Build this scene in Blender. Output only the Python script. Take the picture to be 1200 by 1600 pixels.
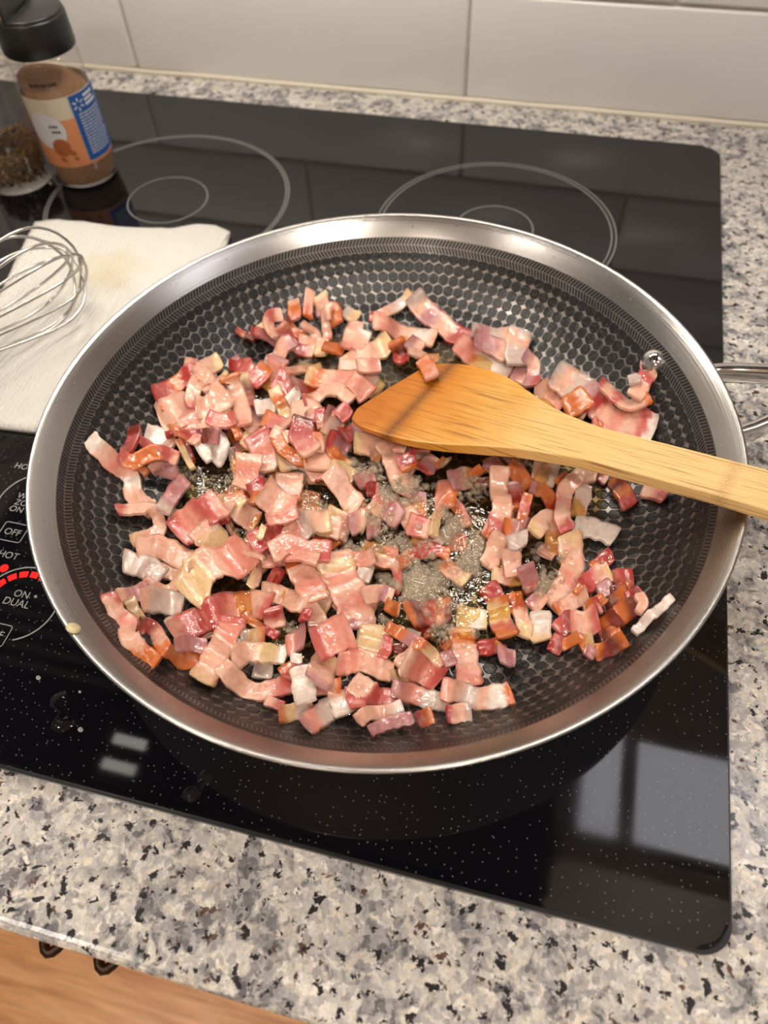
import bpy, bmesh, math, random
from math import pi, sin, cos, radians, hypot
from mathutils import Vector, Matrix, noise

for o in list(bpy.data.objects):
    bpy.data.objects.remove(o)
scene = bpy.context.scene
C = scene.collection
random.seed(7)

# ------------------------------------------------------------------ camera
# world: z = 0 is the top of the cooktop glass, (0,0) its front right corner,
# x along the counter, y towards the wall, metres
F_PX = 1164.536
CAM = Vector((-0.10299, -0.04998, 0.30948))
ROT = Matrix.Rotation(0.291742, 3, 'Z') @ Matrix.Rotation(0.616944, 3, 'X') @ Matrix.Rotation(-0.0579205, 3, 'Z')
cam_data = bpy.data.cameras.new('camera')
cam = bpy.data.objects.new('camera', cam_data)
C.objects.link(cam)
cam.matrix_world = Matrix.Translation(CAM) @ ROT.to_4x4()
cam_data.sensor_fit = 'HORIZONTAL'
cam_data.sensor_width = 36.0
cam_data.lens = F_PX / 1200 * 36.0
cam_data.clip_start = 0.01
cam_data.dof.use_dof = True
cam_data.dof.focus_distance = 0.335
cam_data.dof.aperture_fstop = 10.5
scene.camera = cam

# ------------------------------------------------------------------ world, exposure
world = bpy.data.worlds.new('room_ambient')
scene.world = world
world.use_nodes = True
world.node_tree.nodes['Background'].inputs[0].default_value = (1.0, 0.95, 0.89, 1)
world.node_tree.nodes['Background'].inputs[1].default_value = 0.24
scene.view_settings.view_transform = 'Standard'
scene.view_settings.look = 'None'
scene.view_settings.gamma = 1.0
scene.view_settings.use_curve_mapping = False
scene.view_settings.exposure = 0.0

LAMP_MICROWAVE = 40.0     # emission of the cooktop lamps under the microwave, one of them added
LAMP_INDICATOR = 4.5      # emission of the small strips at the microwave's front edge
LAMP_CABINET = 4.2        # emission of the panel light under the cabinet
LAMP_CEILING = 180.0       # emission of the recessed ceiling lights


# ------------------------------------------------------------------ pixel helpers
def ray(px, py):
    return ROT @ Vector(((px - 600) / F_PX, -(py - 800) / F_PX, -1.0))


def at_z(px, py, z):
    d = ray(px, py)
    return CAM + d * ((z - CAM.z) / d.z)


def at_plane(px, py, p0, n):
    d = ray(px, py)
    return CAM + d * ((p0 - CAM).dot(n) / d.dot(n))


# ------------------------------------------------------------------ node helpers
def srgb(r, g, b):
    f = lambda c: (c / 255 / 12.92) if c / 255 <= 0.04045 else ((c / 255 + 0.055) / 1.055) ** 2.4
    return (f(r), f(g), f(b), 1)


def new_mat(name):
    m = bpy.data.materials.new(name)
    m.use_nodes = True
    nt = m.node_tree
    return m, nt, nt.nodes['Principled BSDF']


def plain(name, col, rough=0.5, metal=0.0, **kw):
    m, nt, b = new_mat(name)
    b.inputs['Base Color'].default_value = col
    b.inputs['Roughness'].default_value = rough
    b.inputs['Metallic'].default_value = metal
    for k, v in kw.items():
        b.inputs[k.replace('_', ' ')].default_value = v
    return m


def emit(name, col, strength):
    m = bpy.data.materials.new(name)
    m.use_nodes = True
    nt = m.node_tree
    nt.nodes.remove(nt.nodes['Principled BSDF'])
    e = nt.nodes.new('ShaderNodeEmission')
    e.inputs[0].default_value = col
    e.inputs[1].default_value = strength
    nt.links.new(e.outputs[0], nt.nodes['Material Output'].inputs[0])
    return m


def N(nt, typ, **kw):
    n = nt.nodes.new(typ)
    for k, v in kw.items():
        if hasattr(n, k) and not k[0].isupper():
            setattr(n, k, v)
        else:
            n.inputs[k.replace('_', ' ')].default_value = v
    return n


def ramp(nt, src, stops, interp='LINEAR'):
    r = nt.nodes.new('ShaderNodeValToRGB')
    r.color_ramp.interpolation = interp
    el = r.color_ramp.elements
    while len(el) < len(stops):
        el.new(0.5)
    for e, (pos, col) in zip(el, stops):
        e.position = pos
        e.color = col if len(col) == 4 else (*col, 1)
    nt.links.new(src, r.inputs[0])
    return r.outputs[0]


def mixc(nt, fac, a, b, mode='MIX'):
    m = nt.nodes.new('ShaderNodeMix')
    m.data_type = 'RGBA'
    m.blend_type = mode
    for sock, v in ((m.inputs[0], fac), (m.inputs[6], a), (m.inputs[7], b)):
        if hasattr(v, 'is_output'):
            nt.links.new(v, sock)
        else:
            sock.default_value = v
    return m.outputs[2]


def bump(nt, b, src, strength, dist=0.001):
    n = nt.nodes.new('ShaderNodeBump')
    n.inputs['Strength'].default_value = strength
    n.inputs['Distance'].default_value = dist
    nt.links.new(src, n.inputs['Height'])
    nt.links.new(n.outputs[0], b.inputs['Normal'])
    return n


def world_coord(nt):
    return nt.nodes.new('ShaderNodeNewGeometry').outputs['Position']


# ------------------------------------------------------------------ object helpers
def link(name, me, parent=None, loc=(0, 0, 0)):
    o = bpy.data.objects.new(name, me)
    C.objects.link(o)
    o.location = loc
    if parent is not None:
        o.parent = parent
    return o


def mesh_obj(name, verts, faces, mat, parent=None, origin=None, smooth=True, uv=None):
    """verts in world coordinates; a child is stored relative to its parent's location"""
    if parent is not None:
        base = world_loc(parent)
        loc = (0, 0, 0)
    else:
        base = Vector(origin) if origin is not None else Vector((0, 0, 0))
        loc = base
    me = bpy.data.meshes.new(name)
    me.from_pydata([Vector(v) - base for v in verts], [], faces)
    me.materials.append(mat)
    if smooth:
        me.polygons.foreach_set('use_smooth', [True] * len(me.polygons))
    if uv is not None:
        ul = me.uv_layers.new(name='UVMap')
        for lp in me.loops:
            ul.data[lp.index].uv = uv[lp.vertex_index]
    me.update()
    return link(name, me, parent, loc)


def world_loc(o):
    v = Vector(o.location)
    while o.parent is not None:
        o = o.parent
        v += Vector(o.location)
    return v


def empty(name, loc, label, cat, group=None):
    o = bpy.data.objects.new(name, None)
    C.objects.link(o)
    o.location = loc
    o.empty_display_size = 0.02
    return tag(o, label, cat, group)


def tag(o, label, cat, group=None):
    o['label'] = label
    o['category'] = cat
    if group:
        o['group'] = group
    return o


def structure(o):
    o['kind'] = 'structure'
    return o


def box_bm(x0, x1, y0, y1, z0, z1, bev=0.0, seg=2):
    bm = bmesh.new()
    bmesh.ops.create_cube(bm, size=1)
    for v in bm.verts:
        v.co = Vector(((x0 + x1) / 2 + v.co.x * (x1 - x0), (y0 + y1) / 2 + v.co.y * (y1 - y0), (z0 + z1) / 2 + v.co.z * (z1 - z0)))
    if bev:
        bmesh.ops.bevel(bm, geom=bm.edges[:], offset=bev, segments=seg, profile=0.5, affect='EDGES')
    return bm


def bm_obj(name, bm, mat, parent=None, origin=None, smooth=False):
    base = world_loc(parent) if parent is not None else Vector(origin) if origin is not None else Vector((0, 0, 0))
    bmesh.ops.translate(bm, verts=bm.verts[:], vec=-base)
    me = bpy.data.meshes.new(name)
    bm.to_mesh(me)
    bm.free()
    me.materials.append(mat)
    if smooth:
        me.polygons.foreach_set('use_smooth', [True] * len(me.polygons))
    return link(name, me, parent, base if parent is None else (0, 0, 0))


def box(name, x0, x1, y0, y1, z0, z1, mat, parent=None, bev=0.0, seg=2, origin=None):
    if parent is None and origin is None:
        origin = ((x0 + x1) / 2, (y0 + y1) / 2, z0)
    return bm_obj(name, box_bm(x0, x1, y0, y1, z0, z1, bev, seg), mat, parent, origin)


def lathe(profile, n, center, closed=False):
    """profile [(r,z)...] -> verts, faces about a vertical axis through center"""
    V, Fc = [], []
    idx = []
    for r, z in profile:
        if r < 1e-7:
            idx.append([len(V)])
            V.append((center[0], center[1], center[2] + z))
        else:
            idx.append(list(range(len(V), len(V) + n)))
            for k in range(n):
                a = 2 * pi * k / n
                V.append((center[0] + r * cos(a), center[1] + r * sin(a), center[2] + z))
    pairs = list(zip(idx[:-1], idx[1:]))
    if closed:
        pairs.append((idx[-1], idx[0]))
    for A, B in pairs:
        if len(A) == 1 and len(B) == 1:
            continue
        for k in range(n):
            k2 = (k + 1) % n
            if len(A) == 1:
                Fc.append((A[0], B[k2], B[k]))
            elif len(B) == 1:
                Fc.append((A[k], A[k2], B[0]))
            else:
                Fc.append((A[k], A[k2], B[k2], B[k]))
    return V, Fc


def tube(path, rad, n=8, closed=False):
    """round tube along a list of points; rad is a number or a list"""
    V, Fc = [], []
    m = len(path)
    P = [Vector(p) for p in path]
    up = Vector((0, 0, 1))
    prev = None
    for i in range(m):
        a = P[(i - 1) % m] if (closed or i > 0) else P[i]
        b = P[(i + 1) % m] if (closed or i < m - 1) else P[i]
        t = (b - a).normalized()
        if prev is None:
            s = t.cross(up)
            if s.length < 1e-4:
                s = t.cross(Vector((1, 0, 0)))
            s.normalize()
        else:
            s = (prev - t * prev.dot(t)).normalized()
        prev = s
        u = t.cross(s)
        r = rad[i] if isinstance(rad, (list, tuple)) else rad
        for k in range(n):
            a2 = 2 * pi * k / n
            V.append(P[i] + s * (r * cos(a2)) + u * (r * sin(a2)))
    for i in range(m if closed else m - 1):
        j = (i + 1) % m
        for k in range(n):
            k2 = (k + 1) % n
            Fc.append((i * n + k, i * n + k2, j * n + k2, j * n + k))
    if not closed:
        Fc.append(tuple(reversed(range(n))))
        Fc.append(tuple(range((m - 1) * n, m * n)))
    return V, Fc


def join(parts):
    V, Fc = [], []
    for v, f in parts:
        o = len(V)
        V += list(v)
        Fc += [tuple(i + o for i in q) for q in f]
    return V, Fc


def catmull(P, n):
    """n+1 points along a Catmull-Rom curve through P (Vectors), even in chord length"""
    if len(P) == 2:
        return [P[0].lerp(P[1], i / n) for i in range(n + 1)]
    Q = [P[0] * 2 - P[1]] + list(P) + [P[-1] * 2 - P[-2]]
    dense = []
    for i in range(1, len(Q) - 2):
        for k in range(12):
            t = k / 12
            a, b, c, d = Q[i - 1], Q[i], Q[i + 1], Q[i + 2]
            dense.append(0.5 * ((2 * b) + (c - a) * t + (2 * a - 5 * b + 4 * c - d) * t * t + (3 * b - a - 3 * c + d) * t ** 3))
    dense.append(P[-1])
    L = [0]
    for a, b in zip(dense, dense[1:]):
        L.append(L[-1] + (b - a).length)
    out, j = [], 0
    for i in range(n + 1):
        s = L[-1] * i / n
        while j < len(L) - 2 and L[j + 1] < s:
            j += 1
        t = (s - L[j]) / max(1e-9, L[j + 1] - L[j])
        out.append(dense[j].lerp(dense[j + 1], min(1, max(0, t))))
    return out

# ================================================================== materials
def mat_granite():
    m, nt, b = new_mat('granite')
    pos = world_coord(nt)

    def nz(scale, detail, dist=0.0, off=0.0, rough=0.6):
        mp = N(nt, 'ShaderNodeMapping')
        mp.inputs['Location'].default_value = (off, off * 1.7, off * 0.6)
        nt.links.new(pos, mp.inputs['Vector'])
        n = N(nt, 'ShaderNodeTexNoise', Scale=scale, Detail=detail, Distortion=dist, Roughness=rough)
        nt.links.new(mp.outputs[0], n.inputs['Vector'])
        return n.outputs['Fac']

    wob = N(nt, 'ShaderNodeTexNoise', Scale=330.0, Detail=4.0)
    nt.links.new(pos, wob.inputs['Vector'])
    add = N(nt, 'ShaderNodeVectorMath', operation='MULTIPLY_ADD')
    nt.links.new(wob.outputs['Color'], add.inputs[0])
    add.inputs[1].default_value = (0.006, 0.006, 0.006)
    nt.links.new(pos, add.inputs[2])
    v = N(nt, 'ShaderNodeTexVoronoi', Scale=390.0)
    nt.links.new(add.outputs[0], v.inputs['Vector'])
    sep = N(nt, 'ShaderNodeSeparateColor')
    nt.links.new(v.outputs['Color'], sep.inputs[0])
    # pale crystals
    col = ramp(nt, sep.outputs[0], [(0.0, srgb(236, 233, 228)), (0.35, srgb(218, 210, 196)), (0.65, srgb(212, 210, 208)), (0.9, srgb(182, 178, 177))])
    # clouds of blue grey quartz
    q = ramp(nt, nz(85, 5, 0.5, 3.0), [(0.49, (0, 0, 0, 1)), (0.58, (1, 1, 1, 1))])
    qc = ramp(nt, sep.outputs[1], [(0.2, srgb(180, 178, 178)), (0.8, srgb(118, 117, 122))])
    col = mixc(nt, q, col, qc)
    # brown feldspar and black mica flecks
    br = ramp(nt, nz(150, 3, 0.2, 9.0), [(0.645, (0, 0, 0, 1)), (0.68, (1, 1, 1, 1))])
    col = mixc(nt, br, col, srgb(104, 82, 70))
    bk = ramp(nt, nz(185, 4, 0.25, 17.0), [(0.585, (0, 0, 0, 1)), (0.62, (1, 1, 1, 1))])
    col = mixc(nt, bk, col, srgb(48, 46, 50))
    vr = ramp(nt, sep.outputs[2], [(0.0, (0.80, 0.79, 0.80, 1)), (1.0, (1.08, 1.07, 1.05, 1))])
    col = mixc(nt, 1.0, col, vr, 'MULTIPLY')
    f = ramp(nt, nz(700, 3), [(0.3, (0.78, 0.77, 0.78, 1)), (0.6, (1.04, 1.03, 1.01, 1))])
    col = mixc(nt, 1.0, col, f, 'MULTIPLY')
    nt.links.new(col, b.inputs['Base Color'])
    b.inputs['Roughness'].default_value = 0.2
    return m


def mat_glass_top():
    m, nt, b = new_mat('black_ceramic_glass')
    pos = world_coord(nt)
    mp = N(nt, 'ShaderNodeMapping')
    mp.inputs['Scale'].default_value = (1, 1, 0)
    nt.links.new(pos, mp.inputs['Vector'])
    v = N(nt, 'ShaderNodeTexVoronoi', Scale=300.0, distance='MANHATTAN', voronoi_dimensions='2D')
    nt.links.new(mp.outputs[0], v.inputs['Vector'])
    sep = N(nt, 'ShaderNodeSeparateColor')
    nt.links.new(v.outputs['Color'], sep.inputs[0])
    g = N(nt, 'ShaderNodeMath', operation='GREATER_THAN')
    nt.links.new(sep.outputs[0], g.inputs[0])
    g.inputs[1].default_value = 0.55
    near = N(nt, 'ShaderNodeMath', operation='LESS_THAN')
    nt.links.new(v.outputs['Distance'], near.inputs[0])
    near.inputs[1].default_value = 0.115
    mu = N(nt, 'ShaderNodeMath', operation='MULTIPLY')
    nt.links.new(g.outputs[0], mu.inputs[0])
    nt.links.new(near.outputs[0], mu.inputs[1])
    sy = N(nt, 'ShaderNodeSeparateXYZ')
    nt.links.new(pos, sy.inputs[0])
    zone = ramp(nt, sy.outputs[1], [(0.12, (1, 1, 1, 1)), (0.24, (0, 0, 0, 1))])   # the speckle fades out towards the back of the glass
    m3 = N(nt, 'ShaderNodeMath', operation='MULTIPLY')
    nt.links.new(mu.outputs[0], m3.inputs[0])
    nt.links.new(zone, m3.inputs[1])
    mu = m3
    col = mixc(nt, mu.outputs[0], (0.0035, 0.0035, 0.005, 1), srgb(88, 90, 96))
    nt.links.new(col, b.inputs['Base Color'])
    b.inputs['Roughness'].default_value = 0.045
    b.inputs['IOR'].default_value = 1.52
    sm = N(nt, 'ShaderNodeTexNoise', Scale=14.0, Detail=4.0)
    nt.links.new(pos, sm.inputs['Vector'])
    r = ramp(nt, sm.outputs['Fac'], [(0.4, (0.03, 0.03, 0.03, 1)), (0.75, (0.09, 0.09, 0.09, 1))])
    nt.links.new(r, b.inputs['Roughness'])
    return m


def mat_steel(name, col, rough, aniso_scale=None):
    m, nt, b = new_mat(name)
    b.inputs['Base Color'].default_value = col
    b.inputs['Metallic'].default_value = 1.0
    b.inputs['Roughness'].default_value = rough
    tc = nt.nodes.new('ShaderNodeTexCoord')
    n = N(nt, 'ShaderNodeTexNoise', Scale=60.0, Detail=3.0)
    nt.links.new(tc.outputs['Object'], n.inputs['Vector'])
    r = ramp(nt, n.outputs['Fac'], [(0.3, (rough * 0.8,) * 3), (0.75, (rough * 1.5,) * 3)])
    nt.links.new(r, b.inputs['Roughness'])
    return m


def mat_brushed_pan():
    """steel with fine lathe-turned rings around the pan's axis"""
    m, nt, b = new_mat('brushed_pan_steel')
    tc = nt.nodes.new('ShaderNodeTexCoord')
    sx = N(nt, 'ShaderNodeSeparateXYZ')
    nt.links.new(tc.outputs['Object'], sx.inputs[0])
    cmb = N(nt, 'ShaderNodeCombineXYZ')
    ln = N(nt, 'ShaderNodeVectorMath', operation='LENGTH')
    flat = N(nt, 'ShaderNodeVectorMath', operation='MULTIPLY')
    nt.links.new(tc.outputs['Object'], flat.inputs[0])
    flat.inputs[1].default_value = (1, 1, 0)
    nt.links.new(flat.outputs[0], ln.inputs[0])
    nt.links.new(ln.outputs['Value'], cmb.inputs[0])
    nt.links.new(sx.outputs[2], cmb.inputs[1])
    n = N(nt, 'ShaderNodeTexNoise', Scale=1800.0, Detail=2.0)
    nt.links.new(cmb.outputs[0], n.inputs['Vector'])
    b.inputs['Base Color'].default_value = (0.45, 0.43, 0.415, 1)
    b.inputs['Metallic'].default_value = 1.0
    b.inputs['Roughness'].default_value = 0.25
    bump(nt, b, n.outputs['Fac'], 0.12, 0.0004)
    return m


def mat_tile():
    m, nt, b = new_mat('white_glazed_tile')
    b.inputs['Base Color'].default_value = srgb(236, 233, 231)
    b.inputs['Roughness'].default_value = 0.24
    pos = world_coord(nt)
    n = N(nt, 'ShaderNodeTexNoise', Scale=11.0, Detail=1.5)
    nt.links.new(pos, n.inputs['Vector'])
    bump(nt, b, n.outputs['Fac'], 0.5, 0.006)
    return m


def mat_wood_floor():
    m, nt, b = new_mat('oak_floor')
    pos = world_coord(nt)
    mp = N(nt, 'ShaderNodeMapping')
    mp.inputs['Scale'].default_value = (2.2, 26.0, 1)
    nt.links.new(pos, mp.inputs['Vector'])
    n = N(nt, 'ShaderNodeTexNoise', Scale=3.0, Detail=8.0, Distortion=1.1)
    nt.links.new(mp.outputs[0], n.inputs['Vector'])
    c1 = ramp(nt, n.outputs['Fac'], [(0.25, srgb(198, 136, 86)), (0.5, srgb(232, 176, 122)), (0.75, srgb(244, 198, 148))])
    mp2 = N(nt, 'ShaderNodeMapping')
    mp2.inputs['Scale'].default_value = (8, 260.0, 1)
    nt.links.new(pos, mp2.inputs['Vector'])
    n2 = N(nt, 'ShaderNodeTexNoise', Scale=2.0, Detail=3.0)
    nt.links.new(mp2.outputs[0], n2.inputs['Vector'])
    c2 = ramp(nt, n2.outputs['Fac'], [(0.35, (0.78, 0.74, 0.7, 1)), (0.6, (1.05, 1.05, 1.05, 1))])
    nt.links.new(mixc(nt, 1.0, c1, c2, 'MULTIPLY'), b.inputs['Base Color'])
    b.inputs['Roughness'].default_value = 0.32
    return m


def mat_bamboo():
    """UV: u along the spatula in metres from the blade's edge, v across"""
    m, nt, b = new_mat('bamboo')
    uv = nt.nodes.new('ShaderNodeUVMap').outputs[0]
    sx = N(nt, 'ShaderNodeSeparateXYZ')
    nt.links.new(uv, sx.inputs[0])
    u = sx.outputs[0]
    mp = N(nt, 'ShaderNodeMapping')
    mp.inputs['Scale'].default_value = (26, 1150, 1)
    nt.links.new(uv, mp.inputs['Vector'])
    n = N(nt, 'ShaderNodeTexNoise', Scale=1.0, Detail=4.0, Distortion=0.3)
    nt.links.new(mp.outputs[0], n.inputs['Vector'])
    fib = ramp(nt, n.outputs['Fac'], [(0.32, (0.42, 0.27, 0.14, 1)), (0.44, (0.92, 0.88, 0.80, 1)), (0.7, (1.10, 1.07, 1.02, 1))])
    # cooking oil has soaked the blade amber, the handle is dry
    big = N(nt, 'ShaderNodeTexNoise', Scale=38.0, Detail=2.0)
    nt.links.new(uv, big.inputs['Vector'])
    ad = N(nt, 'ShaderNodeMath', operation='MULTIPLY_ADD')
    nt.links.new(big.outputs['Fac'], ad.inputs[0])
    ad.inputs[1].default_value = 0.05
    nt.links.new(u, ad.inputs[2])
    base = ramp(nt, ad.outputs[0], [(0.03, srgb(188, 110, 20)), (0.058, srgb(208, 136, 36)), (0.085, srgb(222, 163, 72)), (0.125, srgb(234, 194, 128)), (0.2, srgb(234, 198, 140))])
    col = mixc(nt, 1.0, base, fib, 'MULTIPLY')
    # bamboo node across the blade, a second one on the handle
    for u0, wd, c, k in ((0.0265, 0.0055, srgb(104, 56, 14), 0.75), (0.1795, 0.004, srgb(150, 104, 52), 0.30)):
        d = N(nt, 'ShaderNodeMath', operation='SUBTRACT')
        nt.links.new(u, d.inputs[0])
        d.inputs[1].default_value = u0
        ab = N(nt, 'ShaderNodeMath', operation='ABSOLUTE')
        nt.links.new(d.outputs[0], ab.inputs[0])
        mk = ramp(nt, ab.outputs[0], [(0.0, (1, 1, 1, 1)), (wd, (0, 0, 0, 1))])
        sp = N(nt, 'ShaderNodeTexNoise', Scale=900.0, Detail=2.0)
        nt.links.new(uv, sp.inputs['Vector'])
        sr = ramp(nt, sp.outputs['Fac'], [(0.42, (0, 0, 0, 1)), (0.62, (1, 1, 1, 1))])
        mk2 = mixc(nt, 1.0, mk, sr, 'MULTIPLY')
        mk3 = mixc(nt, k, mk2, mk)
        sc = mixc(nt, 1.0, mk3, (k + 0.2, k + 0.2, k + 0.2, 1), 'MULTIPLY')
        col = mixc(nt, sc, col, c)
    nt.links.new(col, b.inputs['Base Color'])
    rr = ramp(nt, u, [(0.05, (0.24, 0.24, 0.24, 1)), (0.11, (0.5, 0.5, 0.5, 1))])
    nt.links.new(rr, b.inputs['Roughness'])
    bump(nt, b, n.outputs['Fac'], 0.15, 0.0004)
    return m


def mat_bacon():
    m, nt, b = new_mat('bacon')
    at = nt.nodes.new('ShaderNodeAttribute')
    at.attribute_name = 'Col'
    pos = world_coord(nt)
    n = N(nt, 'ShaderNodeTexNoise', Scale=330.0, Detail=4.0, Distortion=0.6)
    nt.links.new(pos, n.inputs['Vector'])
    k = ramp(nt, n.outputs['Fac'], [(0.30, (0.90, 0.84, 0.82, 1)), (0.50, (1, 1, 1, 1)), (0.72, (1.08, 1.10, 1.11, 1))])
    col = mixc(nt, 1.0, at.outputs['Color'], k, 'MULTIPLY')
    nt.links.new(col, b.inputs['Base Color'])
    b.inputs['Roughness'].default_value = 0.30
    b.inputs['Specular IOR Level'].default_value = 0.55
    b.inputs['Subsurface Weight'].default_value = 0.12
    b.inputs['Subsurface Radius'].default_value = (0.004, 0.0018, 0.0012)
    b.inputs['Subsurface Scale'].default_value = 0.6
    b.inputs['Coat Weight'].default_value = 1.0
    b.inputs['Coat Roughness'].default_value = 0.05
    b.inputs['Coat IOR'].default_value = 1.6
    fine = N(nt, 'ShaderNodeTexNoise', Scale=380.0, Detail=1.5)
    nt.links.new(pos, fine.inputs['Vector'])
    bump(nt, b, n.outputs['Fac'], 0.22, 0.0006)
    cn = N(nt, 'ShaderNodeBump', Strength=0.5, Distance=0.0016)
    nt.links.new(fine.outputs['Fac'], cn.inputs['Height'])
    nt.links.new(cn.outputs[0], b.inputs['Coat Normal'])
    return m


def mat_clear(name, tint, rough=0.02, ior=1.45, gloss=(1, 1, 1, 1), milk=None):
    """clear thin film, wall or bubble: tinted see-through plus Fresnel reflection"""
    m = bpy.data.materials.new(name)
    m.use_nodes = True
    nt = m.node_tree
    nt.nodes.remove(nt.nodes['Principled BSDF'])
    tr = nt.nodes.new('ShaderNodeBsdfTransparent')
    tr.inputs[0].default_value = tint
    gl = nt.nodes.new('ShaderNodeBsdfGlossy')
    gl.inputs['Color'].default_value = gloss
    gl.inputs['Roughness'].default_value = rough
    # Fresnel reflection that is the same from inside and outside a thin wall
    fr = nt.nodes.new('ShaderNodeLayerWeight')
    fr.inputs[0].default_value = 0.5
    f0 = ((ior - 1) / (ior + 1)) ** 2
    pw = N(nt, 'ShaderNodeMath', operation='POWER')
    nt.links.new(fr.outputs['Facing'], pw.inputs[0])
    pw.inputs[1].default_value = 4.0
    ma = N(nt, 'ShaderNodeMath', operation='MULTIPLY_ADD')
    nt.links.new(pw.outputs[0], ma.inputs[0])
    ma.inputs[1].default_value = 1 - f0
    ma.inputs[2].default_value = f0
    mx = nt.nodes.new('ShaderNodeMixShader')
    nt.links.new(ma.outputs[0], mx.inputs[0])
    nt.links.new(tr.outputs[0], mx.inputs[1])
    nt.links.new(gl.outputs[0], mx.inputs[2])
    out = mx.outputs[0]
    if milk:
        df = nt.nodes.new('ShaderNodeBsdfTranslucent')
        df.inputs[0].default_value = milk[0]
        d2 = nt.nodes.new('ShaderNodeBsdfDiffuse')
        d2.inputs[0].default_value = milk[0]
        ad = nt.nodes.new('ShaderNodeMixShader')
        nt.links.new(df.outputs[0], ad.inputs[1])
        nt.links.new(d2.outputs[0], ad.inputs[2])
        m2 = nt.nodes.new('ShaderNodeMixShader')
        m2.inputs[0].default_value = milk[1]
        nt.links.new(out, m2.inputs[1])
        nt.links.new(ad.outputs[0], m2.inputs[2])
        out = m2.outputs[0]
    nt.links.new(out, nt.nodes['Material Output'].inputs[0])
    return m, nt, gl, fr


def mat_oil():
    m, nt, gl, fr = mat_clear('bacon_fat_oil', (0.88, 0.77, 0.52, 1), 0.03, 1.47)
    n = N(nt, 'ShaderNodeTexNoise', Scale=260.0, Detail=2.0)
    nt.links.new(world_coord(nt), n.inputs['Vector'])
    bp = N(nt, 'ShaderNodeBump', Strength=0.5, Distance=0.0012)
    nt.links.new(n.outputs['Fac'], bp.inputs['Height'])
    nt.links.new(bp.outputs[0], gl.inputs['Normal'])
    nt.links.new(bp.outputs[0], fr.inputs['Normal'])
    return m


def mat_cells():
    m, nt, b = new_mat('nonstick_cell')
    pos = world_coord(nt)
    v = N(nt, 'ShaderNodeTexVoronoi', Scale=850.0)
    nt.links.new(pos, v.inputs['Vector'])
    dots = ramp(nt, v.outputs['Distance'], [(0.16, srgb(92, 88, 84)), (0.30, srgb(27, 25, 25))])
    nt.links.new(dots, b.inputs['Base Color'])
    b.inputs['Roughness'].default_value = 0.34
    b.inputs['Specular IOR Level'].default_value = 0.5
    bump(nt, b, v.outputs['Distance'], 0.35, 0.0003)
    return m


def mat_towel():
    m, nt, b = new_mat('paper_towel')
    b.inputs['Base Color'].default_value = srgb(222, 219, 212)
    b.inputs['Roughness'].default_value = 0.95
    pos = world_coord(nt)
    n = N(nt, 'ShaderNodeTexNoise', Scale=420.0, Detail=4.0)
    nt.links.new(pos, n.inputs['Vector'])
    w = N(nt, 'ShaderNodeTexWave', Scale=110.0, Distortion=4.0)
    w.inputs['Detail'].default_value = 2.0
    nt.links.new(pos, w.inputs['Vector'])
    ad = N(nt, 'ShaderNodeMath', operation='MULTIPLY_ADD')
    nt.links.new(w.outputs['Fac'], ad.inputs[0])
    ad.inputs[1].default_value = 0.5
    nt.links.new(n.outputs['Fac'], ad.inputs[2])
    bump(nt, b, ad.outputs[0], 0.8, 0.0014)
    # a yellowish egg smear under the whisk
    dv = N(nt, 'ShaderNodeVectorMath', operation='DISTANCE')
    nt.links.new(pos, dv.inputs[0])
    st = at_z(172, 425, 0.005)
    dv.inputs[1].default_value = st
    big = N(nt, 'ShaderNodeTexNoise', Scale=70.0, Detail=2.0)
    nt.links.new(pos, big.inputs['Vector'])
    ad2 = N(nt, 'ShaderNodeMath', operation='MULTIPLY_ADD')
    nt.links.new(big.outputs['Fac'], ad2.inputs[0])
    ad2.inputs[1].default_value = 0.03
    nt.links.new(dv.outputs['Value'], ad2.inputs[2])
    col = ramp(nt, ad2.outputs[0], [(0.015, srgb(212, 200, 168)), (0.045, srgb(222, 219, 212))])
    nt.links.new(col, b.inputs['Base Color'])
    return m


def mat_noise(name, c0, c1, scale, rough, bmp=0.0):
    m, nt, b = new_mat(name)
    pos = world_coord(nt)
    n = N(nt, 'ShaderNodeTexNoise', Scale=scale, Detail=4.0)
    nt.links.new(pos, n.inputs['Vector'])
    nt.links.new(ramp(nt, n.outputs['Fac'], [(0.35, c0), (0.65, c1)]), b.inputs['Base Color'])
    b.inputs['Roughness'].default_value = rough
    if bmp:
        bump(nt, b, n.outputs['Fac'], bmp, 0.001)
    return m


M = {}
M['granite'] = mat_granite()
M['ceramic'] = mat_glass_top()
M['pan_steel'] = mat_brushed_pan()
M['pan_floor'] = mat_steel('etched_steel', (0.30, 0.275, 0.26, 1), 0.38)
M['bars'] = plain('herringbone_black', (0.012, 0.011, 0.011, 1), 0.4)
M['polished'] = mat_steel('polished_steel', (0.72, 0.70, 0.68, 1), 0.09)
M['wire'] = mat_steel('whisk_wire', (0.62, 0.60, 0.57, 1), 0.2)
M['cells'] = mat_cells()
M['tile'] = mat_tile()
M['grout'] = mat_noise('grout', srgb(212, 204, 192), srgb(224, 216, 205), 300, 0.9)
M['caulk'] = plain('caulk', srgb(226, 217, 198), 0.5)
M['floor'] = mat_wood_floor()
M['bamboo'] = mat_bamboo()
M['bacon'] = mat_bacon()
M['oil'] = mat_oil()
M['bubble'] = mat_clear('oil_bubble', (0.99, 0.96, 0.90, 1), 0.03, 1.8, milk=((0.90, 0.80, 0.68, 1), 0.20))[0]
M['water'] = mat_clear('water_drop', (0.97, 0.97, 0.97, 1), 0.02, 1.4)[0]
M['jar'] = mat_clear('clear_plastic', (0.93, 0.92, 0.91, 1), 0.04, 1.45)[0]
M['towel'] = mat_towel()
M['print'] = plain('grey_print', srgb(150, 150, 152), 0.4)
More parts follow.
